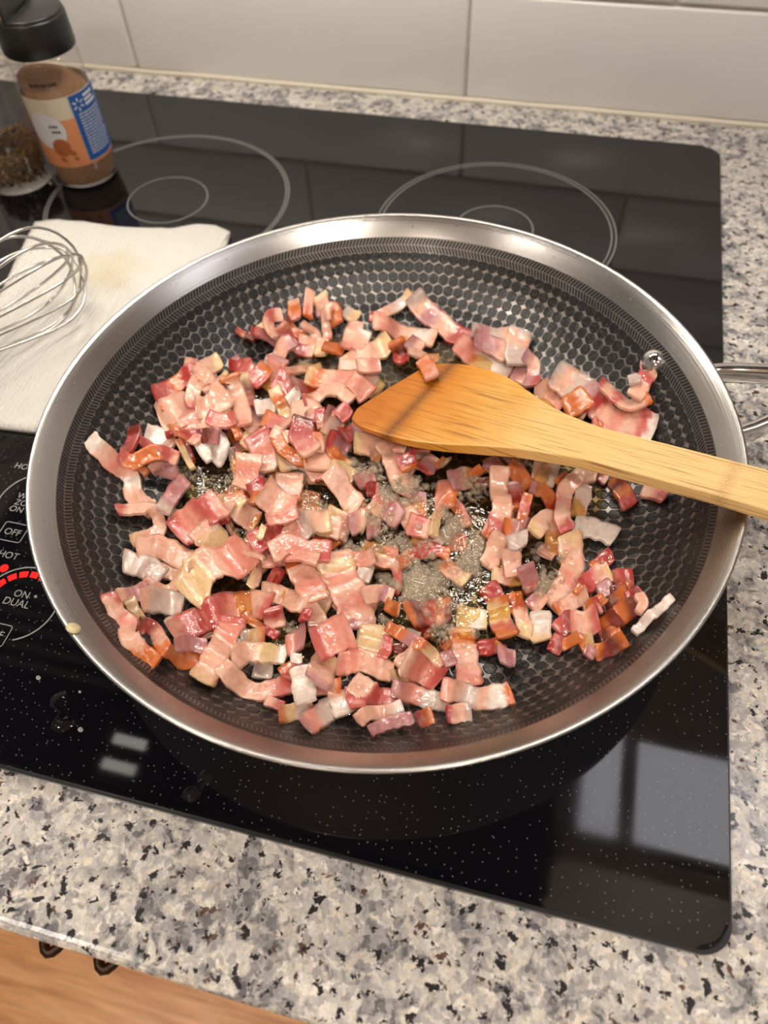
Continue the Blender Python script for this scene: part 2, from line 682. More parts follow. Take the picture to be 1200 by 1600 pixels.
M['ring'] = plain('burner_ring_print', srgb(112, 112, 112), 0.4)
M['led'] = emit('red_led', (1.0, 0.015, 0.012, 1), 2.2)
M['black_plastic'] = plain('black_plastic', (0.012, 0.012, 0.013, 1), 0.32)
M['spice'] = mat_noise('ground_spice', srgb(168, 128, 98), srgb(190, 150, 118), 500, 0.9)
M['spice_film'] = plain('spice_dust_on_glass', srgb(176, 142, 116), 0.6)
M['label_cream'] = plain('label_cream', srgb(222, 212, 188), 0.45)
M['label_orange'] = plain('label_orange', srgb(228, 150, 100), 0.45)
M['label_blue'] = plain('label_blue', srgb(38, 92, 170), 0.45)
M['label_white'] = plain('label_white', srgb(226, 226, 230), 0.45)
M['label_nut'] = plain('label_nut_brown', srgb(178, 100, 50), 0.5)
M['ink'] = plain('black_ink', srgb(40, 34, 32), 0.6)
M['pepper'] = mat_noise('cracked_pepper', srgb(58, 40, 30), srgb(196, 160, 116), 900, 0.8)
M['bronze'] = plain('dark_bronze', srgb(58, 42, 32), 0.4, 0.8)
M['cab_wood'] = mat_noise('cabinet_wood', srgb(176, 122, 74), srgb(196, 142, 92), 40, 0.45)
M['cab_white'] = plain('cabinet_paint', srgb(222, 216, 206), 0.4)
M['micro'] = plain('microwave_black', (0.015, 0.015, 0.016, 1), 0.35)
M['micro_steel'] = plain('microwave_steel', (0.45, 0.44, 0.43, 1), 0.35, 1.0)
M['wall'] = plain('wall_paint', srgb(214, 202, 184), 0.85)
M['ceil'] = plain('ceiling_paint', srgb(236, 230, 220), 0.9)
M['fat_crumb'] = mat_noise('fat_crumb', srgb(206, 186, 140), srgb(224, 208, 170), 600, 0.5)
M['lamp_micro'] = emit('microwave_lamp', (1.0, 0.91, 0.79, 1), LAMP_MICROWAVE)
M['lamp_cab'] = emit('cabinet_lamp', (0.96, 0.94, 1.0, 1), LAMP_CABINET)
M['lamp_strip'] = emit('microwave_strip', (1.0, 0.93, 0.84, 1), LAMP_INDICATOR)
M['lamp_ceil'] = emit('ceiling_lamp', (1.0, 0.91, 0.80, 1), LAMP_CEILING)

# ================================================================== the room
WALL_Y = 0.5938
COUNTER_Z = -0.005
FLOOR_Z = -0.92
CEIL_Z = 1.53

fl = structure(box('floor', -2.2, 1.6, -2.6, 0.62, FLOOR_Z - 0.04, FLOOR_Z - 0.012, M['grout']))
pl_me = None
for r in range(9):
    for k in range(4):
        x0 = -2.2 + k * 1.15 - (r % 3) * 0.4
        y1 = -0.02 - r * 0.19
        if pl_me is None:
            o = bm_obj('plank', box_bm(-0.574, 0.574, -0.0945, 0.0945, -0.012, 0, 0.0012, 1), M['floor'])
            pl_me = o.data
            o.parent = fl
        else:
            o = link('plank', pl_me, fl)
        o.location = Vector((x0 + 0.575, y1 - 0.095, FLOOR_Z)) - Vector(fl.location)

structure(box('ceiling', -2.2, 1.6, -2.6, 0.66, CEIL_Z, CEIL_Z + 0.05, M['ceil']))
structure(box('wall_front', -2.2, 1.6, -2.66, -2.6, FLOOR_Z, CEIL_Z, M['wall']))
wb = structure(box('wall_back', -2.2, 1.6, WALL_Y + 0.0015, WALL_Y + 0.08, COUNTER_Z - 0.04, CEIL_Z, M['grout']))
TILE_L, TILE_H, GR = 0.2985, 0.0755, 0.0022
tile_me = None
for row in range(6):
    for k in range(-5, 4):
        xj = -0.2035 + k * (TILE_L + GR) + (0.1503 if row % 2 else 0.0)
        xc, zc = xj + (TILE_L + GR) / 2, COUNTER_Z + 0.0025 + row * (TILE_H + GR) + TILE_H / 2
        if tile_me is None:
            bm = box_bm(-TILE_L / 2, TILE_L / 2, -0.006, 0.0, -TILE_H / 2, TILE_H / 2, 0.0022, 3)
            o = bm_obj('tile', bm, M['tile'], smooth=True)
            o.parent = wb
            tile_me = o.data
        else:
            o = link('tile', tile_me, wb)
        o.location = Vector((xc, WALL_Y + 0.0035, zc)) - Vector(wb.location)
# bead of caulk where the tiles meet the counter
bead = [(x * 0.02 - 1.5, WALL_Y - 0.0032 + 0.0008 * noise.noise((x * 0.31, 0, 0)), COUNTER_Z + 0.001 + 0.0005 * noise.noise((x * 0.23, 3, 0))) for x in range(125)]
V, Fc = tube(bead, 0.0024, 8)
structure(mesh_obj('trim_1', V, Fc, M['caulk'], origin=(-0.25, WALL_Y, COUNTER_Z)))

# recessed ceiling lights
for lx, ly in ((-0.95, -0.55), (0.35, -0.6), (-0.3, -1.6)):
    t = empty('ceiling_light', (lx, ly, CEIL_Z), 'round recessed warm white ceiling light above the kitchen floor', 'ceiling light', 'recessed ceiling lights')
    V, Fc = lathe([(0.085, 0.0), (0.10, -0.001), (0.10, -0.006), (0.088, -0.009), (0.08, -0.003)], 36, (lx, ly, CEIL_Z), True)
    mesh_obj('trim_ring', V, Fc, M['cab_white'], t)
    V, Fc = lathe([(0, -0.003), (0.08, -0.003), (0.08, -0.0005), (0, -0.0005)], 36, (lx, ly, CEIL_Z))
    mesh_obj('lens', V, Fc, M['lamp_ceil'], t, smooth=False)

# base cabinet under the counter, with two doors and their pulls
cb = empty('base_cabinet', (-0.3, 0.25, FLOOR_Z), 'wooden base cabinet with dark bronze pulls under the granite counter', 'cabinet')
box('body', -1.3, 0.7, 0.0, 0.58, FLOOR_Z + 0.1, COUNTER_Z - 0.036, M['cab_wood'], cb)
box('toe_kick', -1.3, 0.7, 0.06, 0.58, FLOOR_Z + 0.001, FLOOR_Z + 0.1, M['cab_wood'], cb)
for xa, xb, hx in ((-0.79, -0.2905, -0.3055), (-0.2875, 0.21, -0.2725)):
    d = box('door', xa, xb, -0.02, 0.0, FLOOR_Z + 0.12, COUNTER_Z - 0.05, M['cab_wood'], cb, 0.003)
    path = []
    for k in range(13):
        a = pi * k / 12
        path.append((hx - 0.0088 * cos(a), -0.02 - 0.0405 * sin(a) ** 0.7, -0.155))
    V, Fc = tube(path, 0.0030, 8)
    hd = mesh_obj('handle', V, Fc, M['bronze'], d)

# granite counter
ct = tag(box('countertop', -1.3, 0.7, -0.0545, WALL_Y + 0.0015, COUNTER_Z - 0.035, COUNTER_Z, M['granite'], None, 0.004, 4),
         'speckled grey and cream granite countertop around the cooktop', 'countertop')

# ================================================================== cooktop
ck = empty('cooktop', (-0.38, 0.27, COUNTER_Z), 'black glass electric cooktop set in the granite counter', 'cooktop')
D = 0.545
bm = bmesh.new()
pts = []
for cx, cy, a0 in ((-0.012, D - 0.012, 0), (-0.748, D - 0.012, 90), (-0.748, 0.012, 180), (-0.012, 0.012, 270)):
    for k in range(9):
        a = radians(a0 + 90 * k / 8)
        pts.append((cx + 0.012 * cos(a), cy + 0.012 * sin(a)))
lo = [bm.verts.new((x, y, COUNTER_Z)) for x, y in pts]
hi = [bm.verts.new((x, y, 0.0)) for x, y in pts]
top = bm.faces.new(hi)
bm.faces.new(list(reversed(lo)))
n = len(pts)
for k in range(n):
    bm.faces.new((lo[k], lo[(k + 1) % n], hi[(k + 1) % n], hi[k]))
bmesh.ops.bevel(bm, geom=list(top.edges), offset=0.0016, segments=3, profile=0.5, affect='EDGES')
bm_obj('glass_top', bm, M['ceramic'], ck)
# thin dark steel frame around the glass
fr_out = [(x + (0.0012 if x > -0.38 else -0.0012), y + (0.0012 if y > 0.27 else -0.0012)) for x, y in pts]
V = [(x, y, COUNTER_Z) for x, y in fr_out] + [(x, y, -0.0016) for x, y in fr_out] + [(x, y, -0.0016) for x, y in pts]
Fc = []
for k in range(n):
    k2 = (k + 1) % n
    Fc += [(k, k2, n + k2, n + k), (n + k, n + k2, 2 * n + k2, 2 * n + k)]
mesh_obj('edge_frame', V, Fc, M['black_plastic'], ck, smooth=False)

PZ = 0.00012


def flat_ring(cx, cy, r0, r1, a0=0, a1=360, n=96, z=PZ):
    V, Fc = [], []
    for k in range(n + 1):
        a = radians(a0 + (a1 - a0) * k / n)
        V += [(cx + r0 * cos(a), cy + r0 * sin(a), z), (cx + r1 * cos(a), cy + r1 * sin(a), z)]
    for k in range(n):
        Fc.append((2 * k, 2 * k + 1, 2 * k + 3, 2 * k + 2))
    return V, Fc


def print_part(name, vf, mat=None):
    return mesh_obj(name, vf[0], vf[1], mat or M['print'], ck, smooth=False)


for cx, cy, rads in ((-0.150, 0.410, (0.0795, 0.0825, 0.0265)), (-0.390, 0.399, (0.0875, 0.0895, 0.0293)), (-0.169, 0.15, (0.095, 0.115))):
    for r in rads:
        print_part('burner_ring', flat_ring(cx, cy, r - 0.0006, r + 0.0006), M['ring'])


def text_part(s, x, y, size, name):
    cu = bpy.data.curves.new(name, 'FONT')
    cu.body = s
    cu.size = size
    cu.align_x = 'CENTER'
    cu.align_y = 'CENTER'
    cu.space_character = 1.0
    tmp = bpy.data.objects.new(name, cu)
    C.objects.link(tmp)
    dg = bpy.context.evaluated_depsgraph_get()
    me = bpy.data.meshes.new_from_object(tmp.evaluated_get(dg))
    bpy.data.objects.remove(tmp)
    me.materials.clear()
    me.materials.append(M['print'])
    xs = [v.co.x for v in me.vertices]
    ys = [v.co.y for v in me.vertices]
    mid = Vector(((min(xs) + max(xs)) / 2, (min(ys) + max(ys)) / 2, 0))
    for v in me.vertices:
        v.co -= mid
    o = link(name, me, ck)
    o.location = Vector((x, y, PZ)) - Vector(ck.location)
    return o


def round_frame(cx, cy, w, h, r, t):
    V, Fc = [], []
    n = 0
    for sx, sy, a0 in ((1, 1, 0), (-1, 1, 90), (-1, -1, 180), (1, -1, 270)):
        for k in range(6):
            a = radians(a0 + 90 * k / 5)
            for rr in (r, r - t):
                V.append((cx + sx * (w / 2 - r) + rr * cos(a), cy + sy * (h / 2 - r) + rr * sin(a), PZ))
            n += 1
    for k in range(n):
        k2 = (k + 1) % n
        Fc.append((2 * k, 2 * k + 1, 2 * k2 + 1, 2 * k2))
    return V, Fc


for cx, cy in ((-0.324, 0.0703), (-0.3465, 0.125)):
    print_part('control_ring', flat_ring(cx, cy, 0.0193, 0.0200, -67, 237))
text_part('ON', -0.3245, 0.0751, 0.0052, 'lettering')
text_part('DUAL', -0.3245, 0.0703, 0.0054, 'lettering')
text_part('WARM', -0.3500, 0.1285, 0.0050, 'lettering')
text_part('ZONE', -0.3500, 0.1243, 0.0050, 'lettering')
text_part('ON', -0.3535, 0.1201, 0.0050, 'lettering')
text_part('HOT', -0.3425, 0.0937, 0.0052, 'lettering')
text_part('HOT', -0.3640, 0.1466, 0.0052, 'lettering')
for cx, cy in ((-0.3478, 0.1066), (-0.3262, 0.0532)):
    print_part('key_frame', round_frame(cx, cy, 0.0138, 0.0112, 0.0016, 0.00045))
    text_part('OFF', cx, cy, 0.0053, 'lettering')
# red level bars of the dual burner and its hot light
for a0 in range(60, 180, 20):
    print_part('level_light', flat_ring(-0.324, 0.0703, 0.0142, 0.0174, a0 + 2, a0 + 17, 10), M['led'])
print_part('hot_light', flat_ring(-0.3408, 0.0862, 0.0, 0.0022, 0, 360, 20), M['led'])


# water puddles and dried drops on the glass
def puddle(name, pix, h, mat):
    P = [at_z(x, y, 0) for x, y in pix]
    c = sum(P, Vector()) / len(P)
    ringp = catmull([Vector(p) for p in P + [P[0]]], 28)[:-1]
    V, Fc = [], []
    for f, z in ((1, 0.00005), (0.9, 0.55 * h), (0.6, 0.92 * h)):
        V += [(c.x + (p.x - c.x) * f, c.y + (p.y - c.y) * f, z) for p in ringp]
    m_ = len(ringp)
    V.append((c.x, c.y, h))
    for r in range(2):
        for k in range(m_):
            k2 = (k + 1) % m_
            Fc.append((r * m_ + k, r * m_ + k2, (r + 1) * m_ + k2, (r + 1) * m_ + k))
    for k in range(m_):
        Fc.append((2 * m_ + k, 2 * m_ + (k + 1) % m_, 3 * m_))
    return mesh_obj(name, V, Fc, mat, origin=(c.x, c.y, 0.0))


tag(puddle('water_puddle', [(80, 1090), (98, 1080), (112, 1092), (108, 1105), (120, 1120), (118, 1132), (100, 1143), (84, 1142), (80, 1132), (92, 1115), (78, 1103)], 0.0012, M['water']),
    'clear water puddle on the black glass below the dual burner control', 'puddle')
tag(puddle('water_puddle', [(282, 1245), (290, 1232), (306, 1226), (312, 1208), (326, 1200), (334, 1208), (330, 1222), (318, 1232), (312, 1246), (296, 1254)], 0.0012, M['water']),
    'clear peanut-shaped water puddle on the black glass near its front edge', 'puddle')
for i, (px, py, r) in enumerate(((60, 1059, 4), (126, 1140, 4.5), (125, 1081, 2.5), (172, 973, 2.5), (56, 932, 2.4))):
    tag(puddle('dried_drop', [(px + r * cos(a), py + r * sin(a) * 0.9) for a in (0, 1, 2, 3, 4, 5)], 0.0003, M['print']),
        'tiny grey dried drop on the black glass cooktop', 'stain', 'dried drops on the cooktop')

# ================================================================== out of frame but mirrored in the glass and steel
mw = empty('microwave', (-0.38, 0.35, 0.47), 'black over-the-range microwave with lamps underneath, above the cooktop', 'microwave')
box('body', -0.755, -0.005, 0.085, WALL_Y - 0.005, 0.475, 0.9, M['micro'], mw, 0.004)
box('door', -0.755, -0.2, 0.055, 0.084, 0.49, 0.9, M['micro_steel'], mw, 0.004)
box('control_panel', -0.197, -0.005, 0.055, 0.084, 0.49, 0.9, M['micro'], mw, 0.004)
for lx, ly in ((-0.455, 0.130), (-0.455, 0.103), (-0.25, 0.130), (-0.25, 0.107)):
    wd = 0.018 if lx < -0.3 else 0.005
    box('lamp_lens', lx - wd, lx + wd, ly - 0.005, ly + 0.005, 0.4705, 0.475, M['lamp_strip'], mw)
for lx in (-0.58, -0.37, -0.16):  # lamps enlarged and a third one added for more sparkle on the bacon
    box('cooktop_lamp', lx - 0.05, lx + 0.05, 0.395, 0.455, 0.4705, 0.475, M['lamp_micro'], mw)
for k in range(9):
    box('vent_slat', -0.70, -0.06, 0.18 + k * 0.02, 0.188 + k * 0.02, 0.471, 0.475, M['micro_steel'], mw)

uc = empty('wall_cabinet', (0.3, 0.4, 0.5), 'white painted wall cabinet beside the microwave', 'cabinet')
box('body', 0.0, 0.62, 0.15, WALL_Y - 0.005, 0.53, 1.2, M['cab_white'], uc)
box('door', 0.003, 0.31, 0.13, 0.149, 0.505, 1.2, M['cab_white'], uc, 0.003)
box('door', 0.313, 0.617, 0.13, 0.149, 0.505, 1.2, M['cab_white'], uc, 0.003)
ul = empty('cabinet_light', (0.15, 0.32, 0.52), 'flat white panel light under the wall cabinet', 'light')
box('housing', 0.015, 0.30, 0.158, 0.32, 0.515, 0.529, M['cab_white'], ul, 0.002)
box('diffuser', 0.022, 0.060, 0.165, 0.312, 0.5135, 0.5155, M['lamp_cab'], ul)
box('diffuser', 0.078, 0.29, 0.165, 0.270, 0.5135, 0.5155, M['lamp_cab'], ul)

# ================================================================== frying pan
PC = Vector((-0.1691, 0.1771, 0.0))
PROF = [(0.0, 0.0062), (0.06, 0.0060), (0.100, 0.0060), (0.110, 0.0066), (0.119, 0.0088), (0.127, 0.0130), (0.134, 0.0185),
        (0.1405, 0.0250), (0.1465, 0.0328), (0.1529, 0.0428)]
PROF_STEEL = [(0.1575, 0.0482), (0.1605, 0.0512), (0.1618, 0.0522)]


def pan_h(r):
    P = PROF + PROF_STEEL
    if r >= P[-1][0]:
        return P[-1][1]
    for (r0, z0), (r1, z1) in zip(P, P[1:]):
        if r <= r1:
            return z0 + (z1 - z0) * (r - r0) / (r1 - r0)


def hit_pan(px, py, lift=0.0):
    """where the line of sight through a pixel meets the inside of the pan (raised by lift)"""
    lo_, hi_ = -0.01, 0.075
    for _ in range(15):
        z = (lo_ + hi_) / 2
        p = at_z(px, py, z)
        if z > pan_h(hypot(p.x - PC.x, p.y - PC.y)) + lift:
            hi_ = z
        else:
            lo_ = z
    return at_z(px, py, (lo_ + hi_) / 2)


ARC = [0.0]
for (r0, z0), (r1, z1) in zip(PROF, PROF[1:]):
    ARC.append(ARC[-1] + hypot(r1 - r0, z1 - z0))


def arc_point(s):
    """arc length from the middle -> (r, z, slope) on the inside of the pan"""
    for i in range(len(ARC) - 1):
        if s <= ARC[i + 1] or i == len(ARC) - 2:
            t = (s - ARC[i]) / (ARC[i + 1] - ARC[i])
            (r0, z0), (r1, z1) = PROF[i], PROF[i + 1]
            return r0 + (r1 - r0) * t, z0 + (z1 - z0) * t, math.atan2(z1 - z0, r1 - r0)


pan = empty('frying_pan', (PC.x, PC.y, 0.0003), 'large steel frying pan with honeycomb nonstick inside, full of frying bacon', 'frying pan')
outer = PROF_STEEL + [(0.1625, 0.0520), (0.1626, 0.0513), (0.1619, 0.0507), (0.1595, 0.0480), (0.1560, 0.0432), (0.1500, 0.0335), (0.1430, 0.0235),
                      (0.1350, 0.0150), (0.1260, 0.0075), (0.1200, 0.0040), (0.1165, 0.0010), (0.1150, 0.0004), (0.0, 0.0004)]
V, Fc = lathe([PROF[-1]] + outer, 192, PC)
mesh_obj('body', V, Fc, M['pan_steel'], pan)
V, Fc = lathe(PROF, 160, PC)
mesh_obj('cooking_surface', V, [tuple(reversed(f)) for f in Fc], M['pan_floor'], pan)


def on_pan(s, a, lift):
    r, z, sl = arc_point(s)
    return Vector((PC.x + (r - lift * sin(sl)) * cos(a), PC.y + (r - lift * sin(sl)) * sin(a), z + lift * cos(sl)))


# honeycomb of nonstick cells: ring k holds 6k cells, so every cell keeps six neighbours
BAND0, BAND1 = ARC[-1] - 0.0085, ARC[-1] - 0.0004
PITCH = BAND0 / 26.35
V, Fc = [], []
for k in range(0, 27):
    cnt = max(1, 6 * k)
    s0 = k * PITCH
    for j in range(cnt):
        a0 = 2 * pi * j / cnt + 0.12
        cw = 0.50 * PITCH * 1.03 * (1.0 if k else 0.9)
        c0 = len(V)
        rr = max(arc_point(s0)[0], 1e-4)
        m_ = 12
        ok = True
        loop, inner = [], []
        for q in range(m_):
            t = 2 * pi * q / m_
            f = 1.0 + 0.05 * cos(6 * t)
            ds, dc = 1.05 * cw * f * cos(t), cw * f * sin(t)
            if k == 0:
                loop.append(on_pan(abs(cw), t, 0.00014))
                inner.append(on_pan(abs(cw * 0.8), t, 0.00022))
            else:
                sa = min(s0 + ds, BAND0)
                loop.append(on_pan(sa, a0 + dc / rr, 0.00005))
                inner.append(on_pan(min(s0 + 0.86 * ds, BAND0), a0 + 0.86 * dc / rr, 0.00022))
        V += loop + inner
        for q in range(m_):
            q2 = (q + 1) % m_
            Fc.append((c0 + q, c0 + q2, c0 + m_ + q2, c0 + m_ + q))
        Fc.append(tuple(c0 + m_ + q for q in range(m_)))
V2, F2 = V, [tuple(reversed(f)) for f in Fc]
cells = mesh_obj('honeycomb_cells', V2, F2, M['cells'], pan, smooth=False)
cells['kind'] = 'stuff'
# herringbone band below the rim: two rows of slanted dark bars
V, Fc = [], []
NB = 480
mid = (BAND0 + BAND1) / 2
for row, (sa, sb, sh) in enumerate(((BAND0 + 0.0002, mid - 0.00025, 1.0), (mid + 0.00025, BAND1, -1.0))):
    for j in range(NB):
        a0 = 2 * pi * j / NB
        step = 2 * pi / NB
        c0 = len(V)
        lean = 0.9 * step * sh
        for s_, off in ((sa, 0.0), (sb, lean)):
            for e in (-0.31, 0.31):
                V.append(on_pan(s_, a0 + off + e * step, 0.00018))
        Fc.append((c0, c0 + 2, c0 + 3, c0 + 1))
V2, F2 = V, Fc
hb = mesh_obj('herringbone_band', V2, F2, M['bars'], pan, smooth=False)
hb['kind'] = 'stuff'
# rivets
RIV = []
for px, py in ((1019, 567), (1101, 748)):
    p = hit_pan(px, py)
    z = p.z
    a = math.atan2(p.y - PC.y, p.x - PC.x)
    r = hypot(p.x - PC.x, p.y - PC.y)
    nrm = Vector((-cos(a) * 0.80, -sin(a) * 0.80, 0.60)).normalized()
    tx = nrm.cross(Vector((0, 0, 1))).normalized()
    ty = nrm.cross(tx)
    V, Fc = lathe([(0.0072, -0.002), (0.0071, 0.0016), (0.0062, 0.0034), (0.0040, 0.0048), (0.0, 0.0053)], 24, (0, 0, 0))
    Q = [Vector((p.x, p.y, z)) + tx * v[0] + ty * v[1] + nrm * v[2] for v in V]
    o = mesh_obj('rivet', Q, Fc, M['polished'], pan)
    RIV.append((p, a))
# forked handle
apex = at_z(1345, 590, 0.050)
d = Vector((apex.x - PC.x, apex.y - PC.y, 0)).normalized()


def bar(path, w, h, n=1):
    """flat bar with rounded edges along a path, w across (horizontal), h tall"""
    V, Fc = [], []
    m_ = len(path)
    prof = []
    for k in range(12):
        a = 2 * pi * k / 12 + pi / 12
        c, s = cos(a), sin(a)
        prof.append((math.copysign(abs(c) ** 0.45, c), math.copysign(abs(s) ** 0.45, s)))
    for i, p in enumerate(path):
        a = Vector(path[max(0, i - 1)])
        b = Vector(path[min(m_ - 1, i + 1)])
        t = (b - a).normalized()
        s = t.cross(Vector((0, 0, 1))).normalized()
        u = s.cross(t)
        ww = w[i] if isinstance(w, (list, tuple)) else w
        for cx, cy in prof:
            V.append(Vector(p) + s * (cx * ww / 2) + u * (cy * h / 2))
    for i in range(m_ - 1):
        for k in range(12):
            k2 = (k + 1) % 12
            Fc.append((i * 12 + k, i * 12 + k2, (i + 1) * 12 + k2, (i + 1) * 12 + k))
    Fc.append(tuple(range(12)))
    Fc.append(tuple(reversed(range((m_ - 1) * 12, m_ * 12))))
    return V, Fc


def rim_out(px, py, z, r):
    p = at_z(px, py, z)
    a = math.atan2(p.y - PC.y, p.x - PC.x)
    return Vector((PC.x + r * cos(a), PC.y + r * sin(a), z))


p1 = at_z(1120, 583, 0.036)
p2 = at_z(1168, 676, 0.036)
dd = (apex - (p1 + p2) / 2)
dd.z = 0.006
dd.normalize()
parts = []
for p in (p1, p2):
    a = math.atan2(p.y - PC.y, p.x - PC.x)
    foot = Vector((PC.x + 0.1535 * cos(a), PC.y + 0.1535 * sin(a), 0.034))
    parts.append(bar(catmull([foot, p, p.lerp(apex, 0.6), apex], 14), 0.0062, 0.0105))
tail = [apex + dd * t + Vector((0, 0, 0.0009 * (t * 100) * 0.25)) for t in (-0.004, 0.01, 0.04, 0.08, 0.12, 0.15, 0.165)]
parts.append(bar(tail, [0.014, 0.019, 0.022, 0.024, 0.025, 0.023, 0.012], 0.012))
V, Fc = join(parts)
mesh_obj('handle', V, Fc, M['polished'], pan)
# drops of fat on the rim
V, Fc = [], []
rnd = random.Random(3)
for i in range(110):
    a = rnd.uniform(0, 2 * pi)
    r = rnd.uniform(0.1545, 0.1615)
    z = pan_h(r)
    q = rnd.uniform(0.0003, 0.0010)
    v, f = lathe([(q, -0.0001), (q * 0.75, q * 0.5), (0, q * 0.75)], 7, (PC.x + r * cos(a), PC.y + r * sin(a), z))
    o_ = len(V)
    V += v
    Fc += [tuple(i2 + o_ for i2 in t) for t in f]
sp = mesh_obj('fat_spatter', V, Fc, M['water'], pan)
sp['kind'] = 'stuff'
# pale crumb on the rim
p = hit_pan(114, 983, 0.0001)
fa = math.atan2(p.y - PC.y, p.x - PC.x)
V, Fc = lathe([(0.0028, 0.0), (0.0027, 0.0007), (0.0018, 0.0012), (0, 0.0013)], 14, (0, 0, 0))
Q = []
fn = Vector((-cos(fa) * 0.66, -sin(fa) * 0.66, 0.75))
fu = Vector((-sin(fa), cos(fa), 0))
fw = fn.cross(fu)
for v in V:
    Q.append(p + fu * v[0] + fw * v[1] + fn * (v[2] + 0.0002))
tag(mesh_obj('garlic_flake', Q, Fc, M['fat_crumb'], origin=p), 'small round cream flake stuck on the steel rim by the dual burner control', 'crumb')

# ================================================================== spice bottle
BR = 0.0236
BC = Vector((-0.4665, 0.4210, 0.0002))
bt = empty('spice_bottle', BC, 'spice bottle with black flip cap, orange and blue label and brown powder', 'bottle')
V, Fc = lathe([(0, 0.0), (0.0215, 0.0), (BR, 0.0018), (BR, 0.084), (0.0228, 0.0875), (0.0205, 0.0885), (0.0205, 0.09)], 64, BC)
mesh_obj('clear_body', V, Fc, M['jar'], bt)
# powder: full low down, sloping away at the top
V, Fc = lathe([(0, 0.0026), (BR - 0.002, 0.0026), (BR - 0.0014, 0.004), (BR - 0.0014, 0.066), (0.012, 0.068), (0, 0.0685)], 48, BC)
view_a = math.atan2(CAM.y - BC.y, CAM.x - BC.x)
V = [(v[0], v[1], v[2] - (0.35 * ((v[0] - BC.x) * cos(view_a + 1.0) + (v[1] - BC.y) * sin(view_a + 1.0)) if v[2] > 0.05 else 0)) for v in V]
mesh_obj('ground_spice', V, Fc, M['spice'], bt)


def curved(a0, a1, z0, z1, lift, n=24, outline=None):
    """patch wrapped round the bottle; azimuth in degrees to the right of the side that faces the room"""
    V, Fc = [], []
    for k in range(n + 1):
        a = view_a + radians(a0 + (a1 - a0) * k / n)
        for z in (z0, z1):
            V.append((BC.x + (BR + lift) * cos(a), BC.y + (BR + lift) * sin(a), BC.z + z))
    for k in range(n):
        Fc.append((2 * k, 2 * k + 2, 2 * k + 3, 2 * k + 1))
    return V, Fc


def ell(a, z, ra, rz, rot=0.0, n=14):
    """ellipse on the label: half sizes ra across, rz up, turned by rot"""
    return (a, z, ra, rz, rot, n)


def curved_poly(e_, lift):
    a, z, ra, rz, rot, n = e_
    V, Fc = [], []
    rings_ = 4
    for k in range(rings_ + 1):
        for q in range(n):
            t = 2 * pi * q / n
            s_ = k / rings_
            u, v = rz * cos(t) * s_, ra * sin(t) * s_
            x, y = u * sin(rot) + v * cos(rot), u * cos(rot) - v * sin(rot)
            an = view_a + radians(a) + x / BR
            V.append((BC.x + (BR + lift) * cos(an), BC.y + (BR + lift) * sin(an), BC.z + z + y))
    for k in range(rings_):
        for q in range(n):
            q2 = (q + 1) % n
            Fc.append((k * n + q, k * n + q2, (k + 1) * n + q2, (k + 1) * n + q))
    return V, Fc


lb = mesh_obj('label', *curved(-175, 184, 0.0175, 0.0655, 0.0003, 90), M['label_cream'], bt)
mesh_obj('orange_field', *curved(-175, 184, 0.0177, 0.051, 0.0005, 90), M['label_orange'], lb)
mesh_obj('blue_panel_edge', *curved(11.3, 80.7, 0.0197, 0.0655, 0.0007), M['label_white'], lb)
mesh_obj('blue_panel', *curved(12, 80, 0.0202, 0.0652, 0.0009), M['label_blue'], lb)
mesh_obj('white_oval', *curved_poly(ell(-42, 0.0440, 0.0135, 0.0125, 0, 28), 0.0008), M['label_white'], lb)
mesh_obj('nut_picture', *curved_poly(ell(-26, 0.0325, 0.0062, 0.0066, 0.5, 20), 0.0010), M['label_nut'], lb)
for a, z, r in ((-12, 0.0285, 0.002), (-30, 0.0238, 0.0016), (-8, 0.024, 0.0012)):
    mesh_obj('nut_picture', *curved_poly(ell(a, z, r * 1.5, r, 0.5, 10), 0.0010), M['label_nut'], lb)
# six-petal spark on the blue panel
pet = []
for k in range(6):
    t = radians(60 * k)
    pet.append(curved_poly(ell(25 + math.degrees(0.0031 * sin(t) / BR), 0.0583 + 0.0031 * cos(t), 0.00055, 0.0015, t, 12), 0.0011))
mesh_obj('spark_emblem', *join(pet), M['label_white'], lb)
# small print, too fine to read: heading and lines
rnd = random.Random(5)
rows = []
for k, (a0, a1) in enumerate(((38, 62), (38, 58), (38, 66))):
    z = 0.0622 - k * 0.0029
    rows.append(curved(a0, a1, z - 0.0009, z + 0.0009, 0.0011, 8))
for k in range(14):
    z = 0.0520 - k * 0.0021
    a = 20.0
    end = 72 - rnd.random() * 10
    while a < end:
        w_ = rnd.uniform(4, 9)
        rows.append(curved(a, min(end, a + w_), z - 0.00042, z + 0.00042, 0.0011, 3))
        a += w_ + 1.6
mesh_obj('small_print', *join(rows), M['label_white'], lb)
rows = []
for z, a0 in ((0.0475, -34), (0.0437, -32)):
    for k in range(3):
        rows.append(curved(a0 + k * 5, a0 + k * 5 + 3.4, z - 0.0009, z + 0.0009, 0.0010, 2))
mesh_obj('small_print', *join(rows), M['ink'], lb)
rows = []
a = -42.0
while a < 2:
    w_ = rnd.uniform(1.6, 3.4)
    rows.append(curved(a, a + w_, 0.0735 + rnd.uniform(-0.0004, 0.0002), 0.0755 + rnd.uniform(-0.0003, 0.0004), 0.0003, 2))
    a += w_ + rnd.uniform(0.5, 1.2)
mesh_obj('date_code', *join(rows), M['ink'], bt)
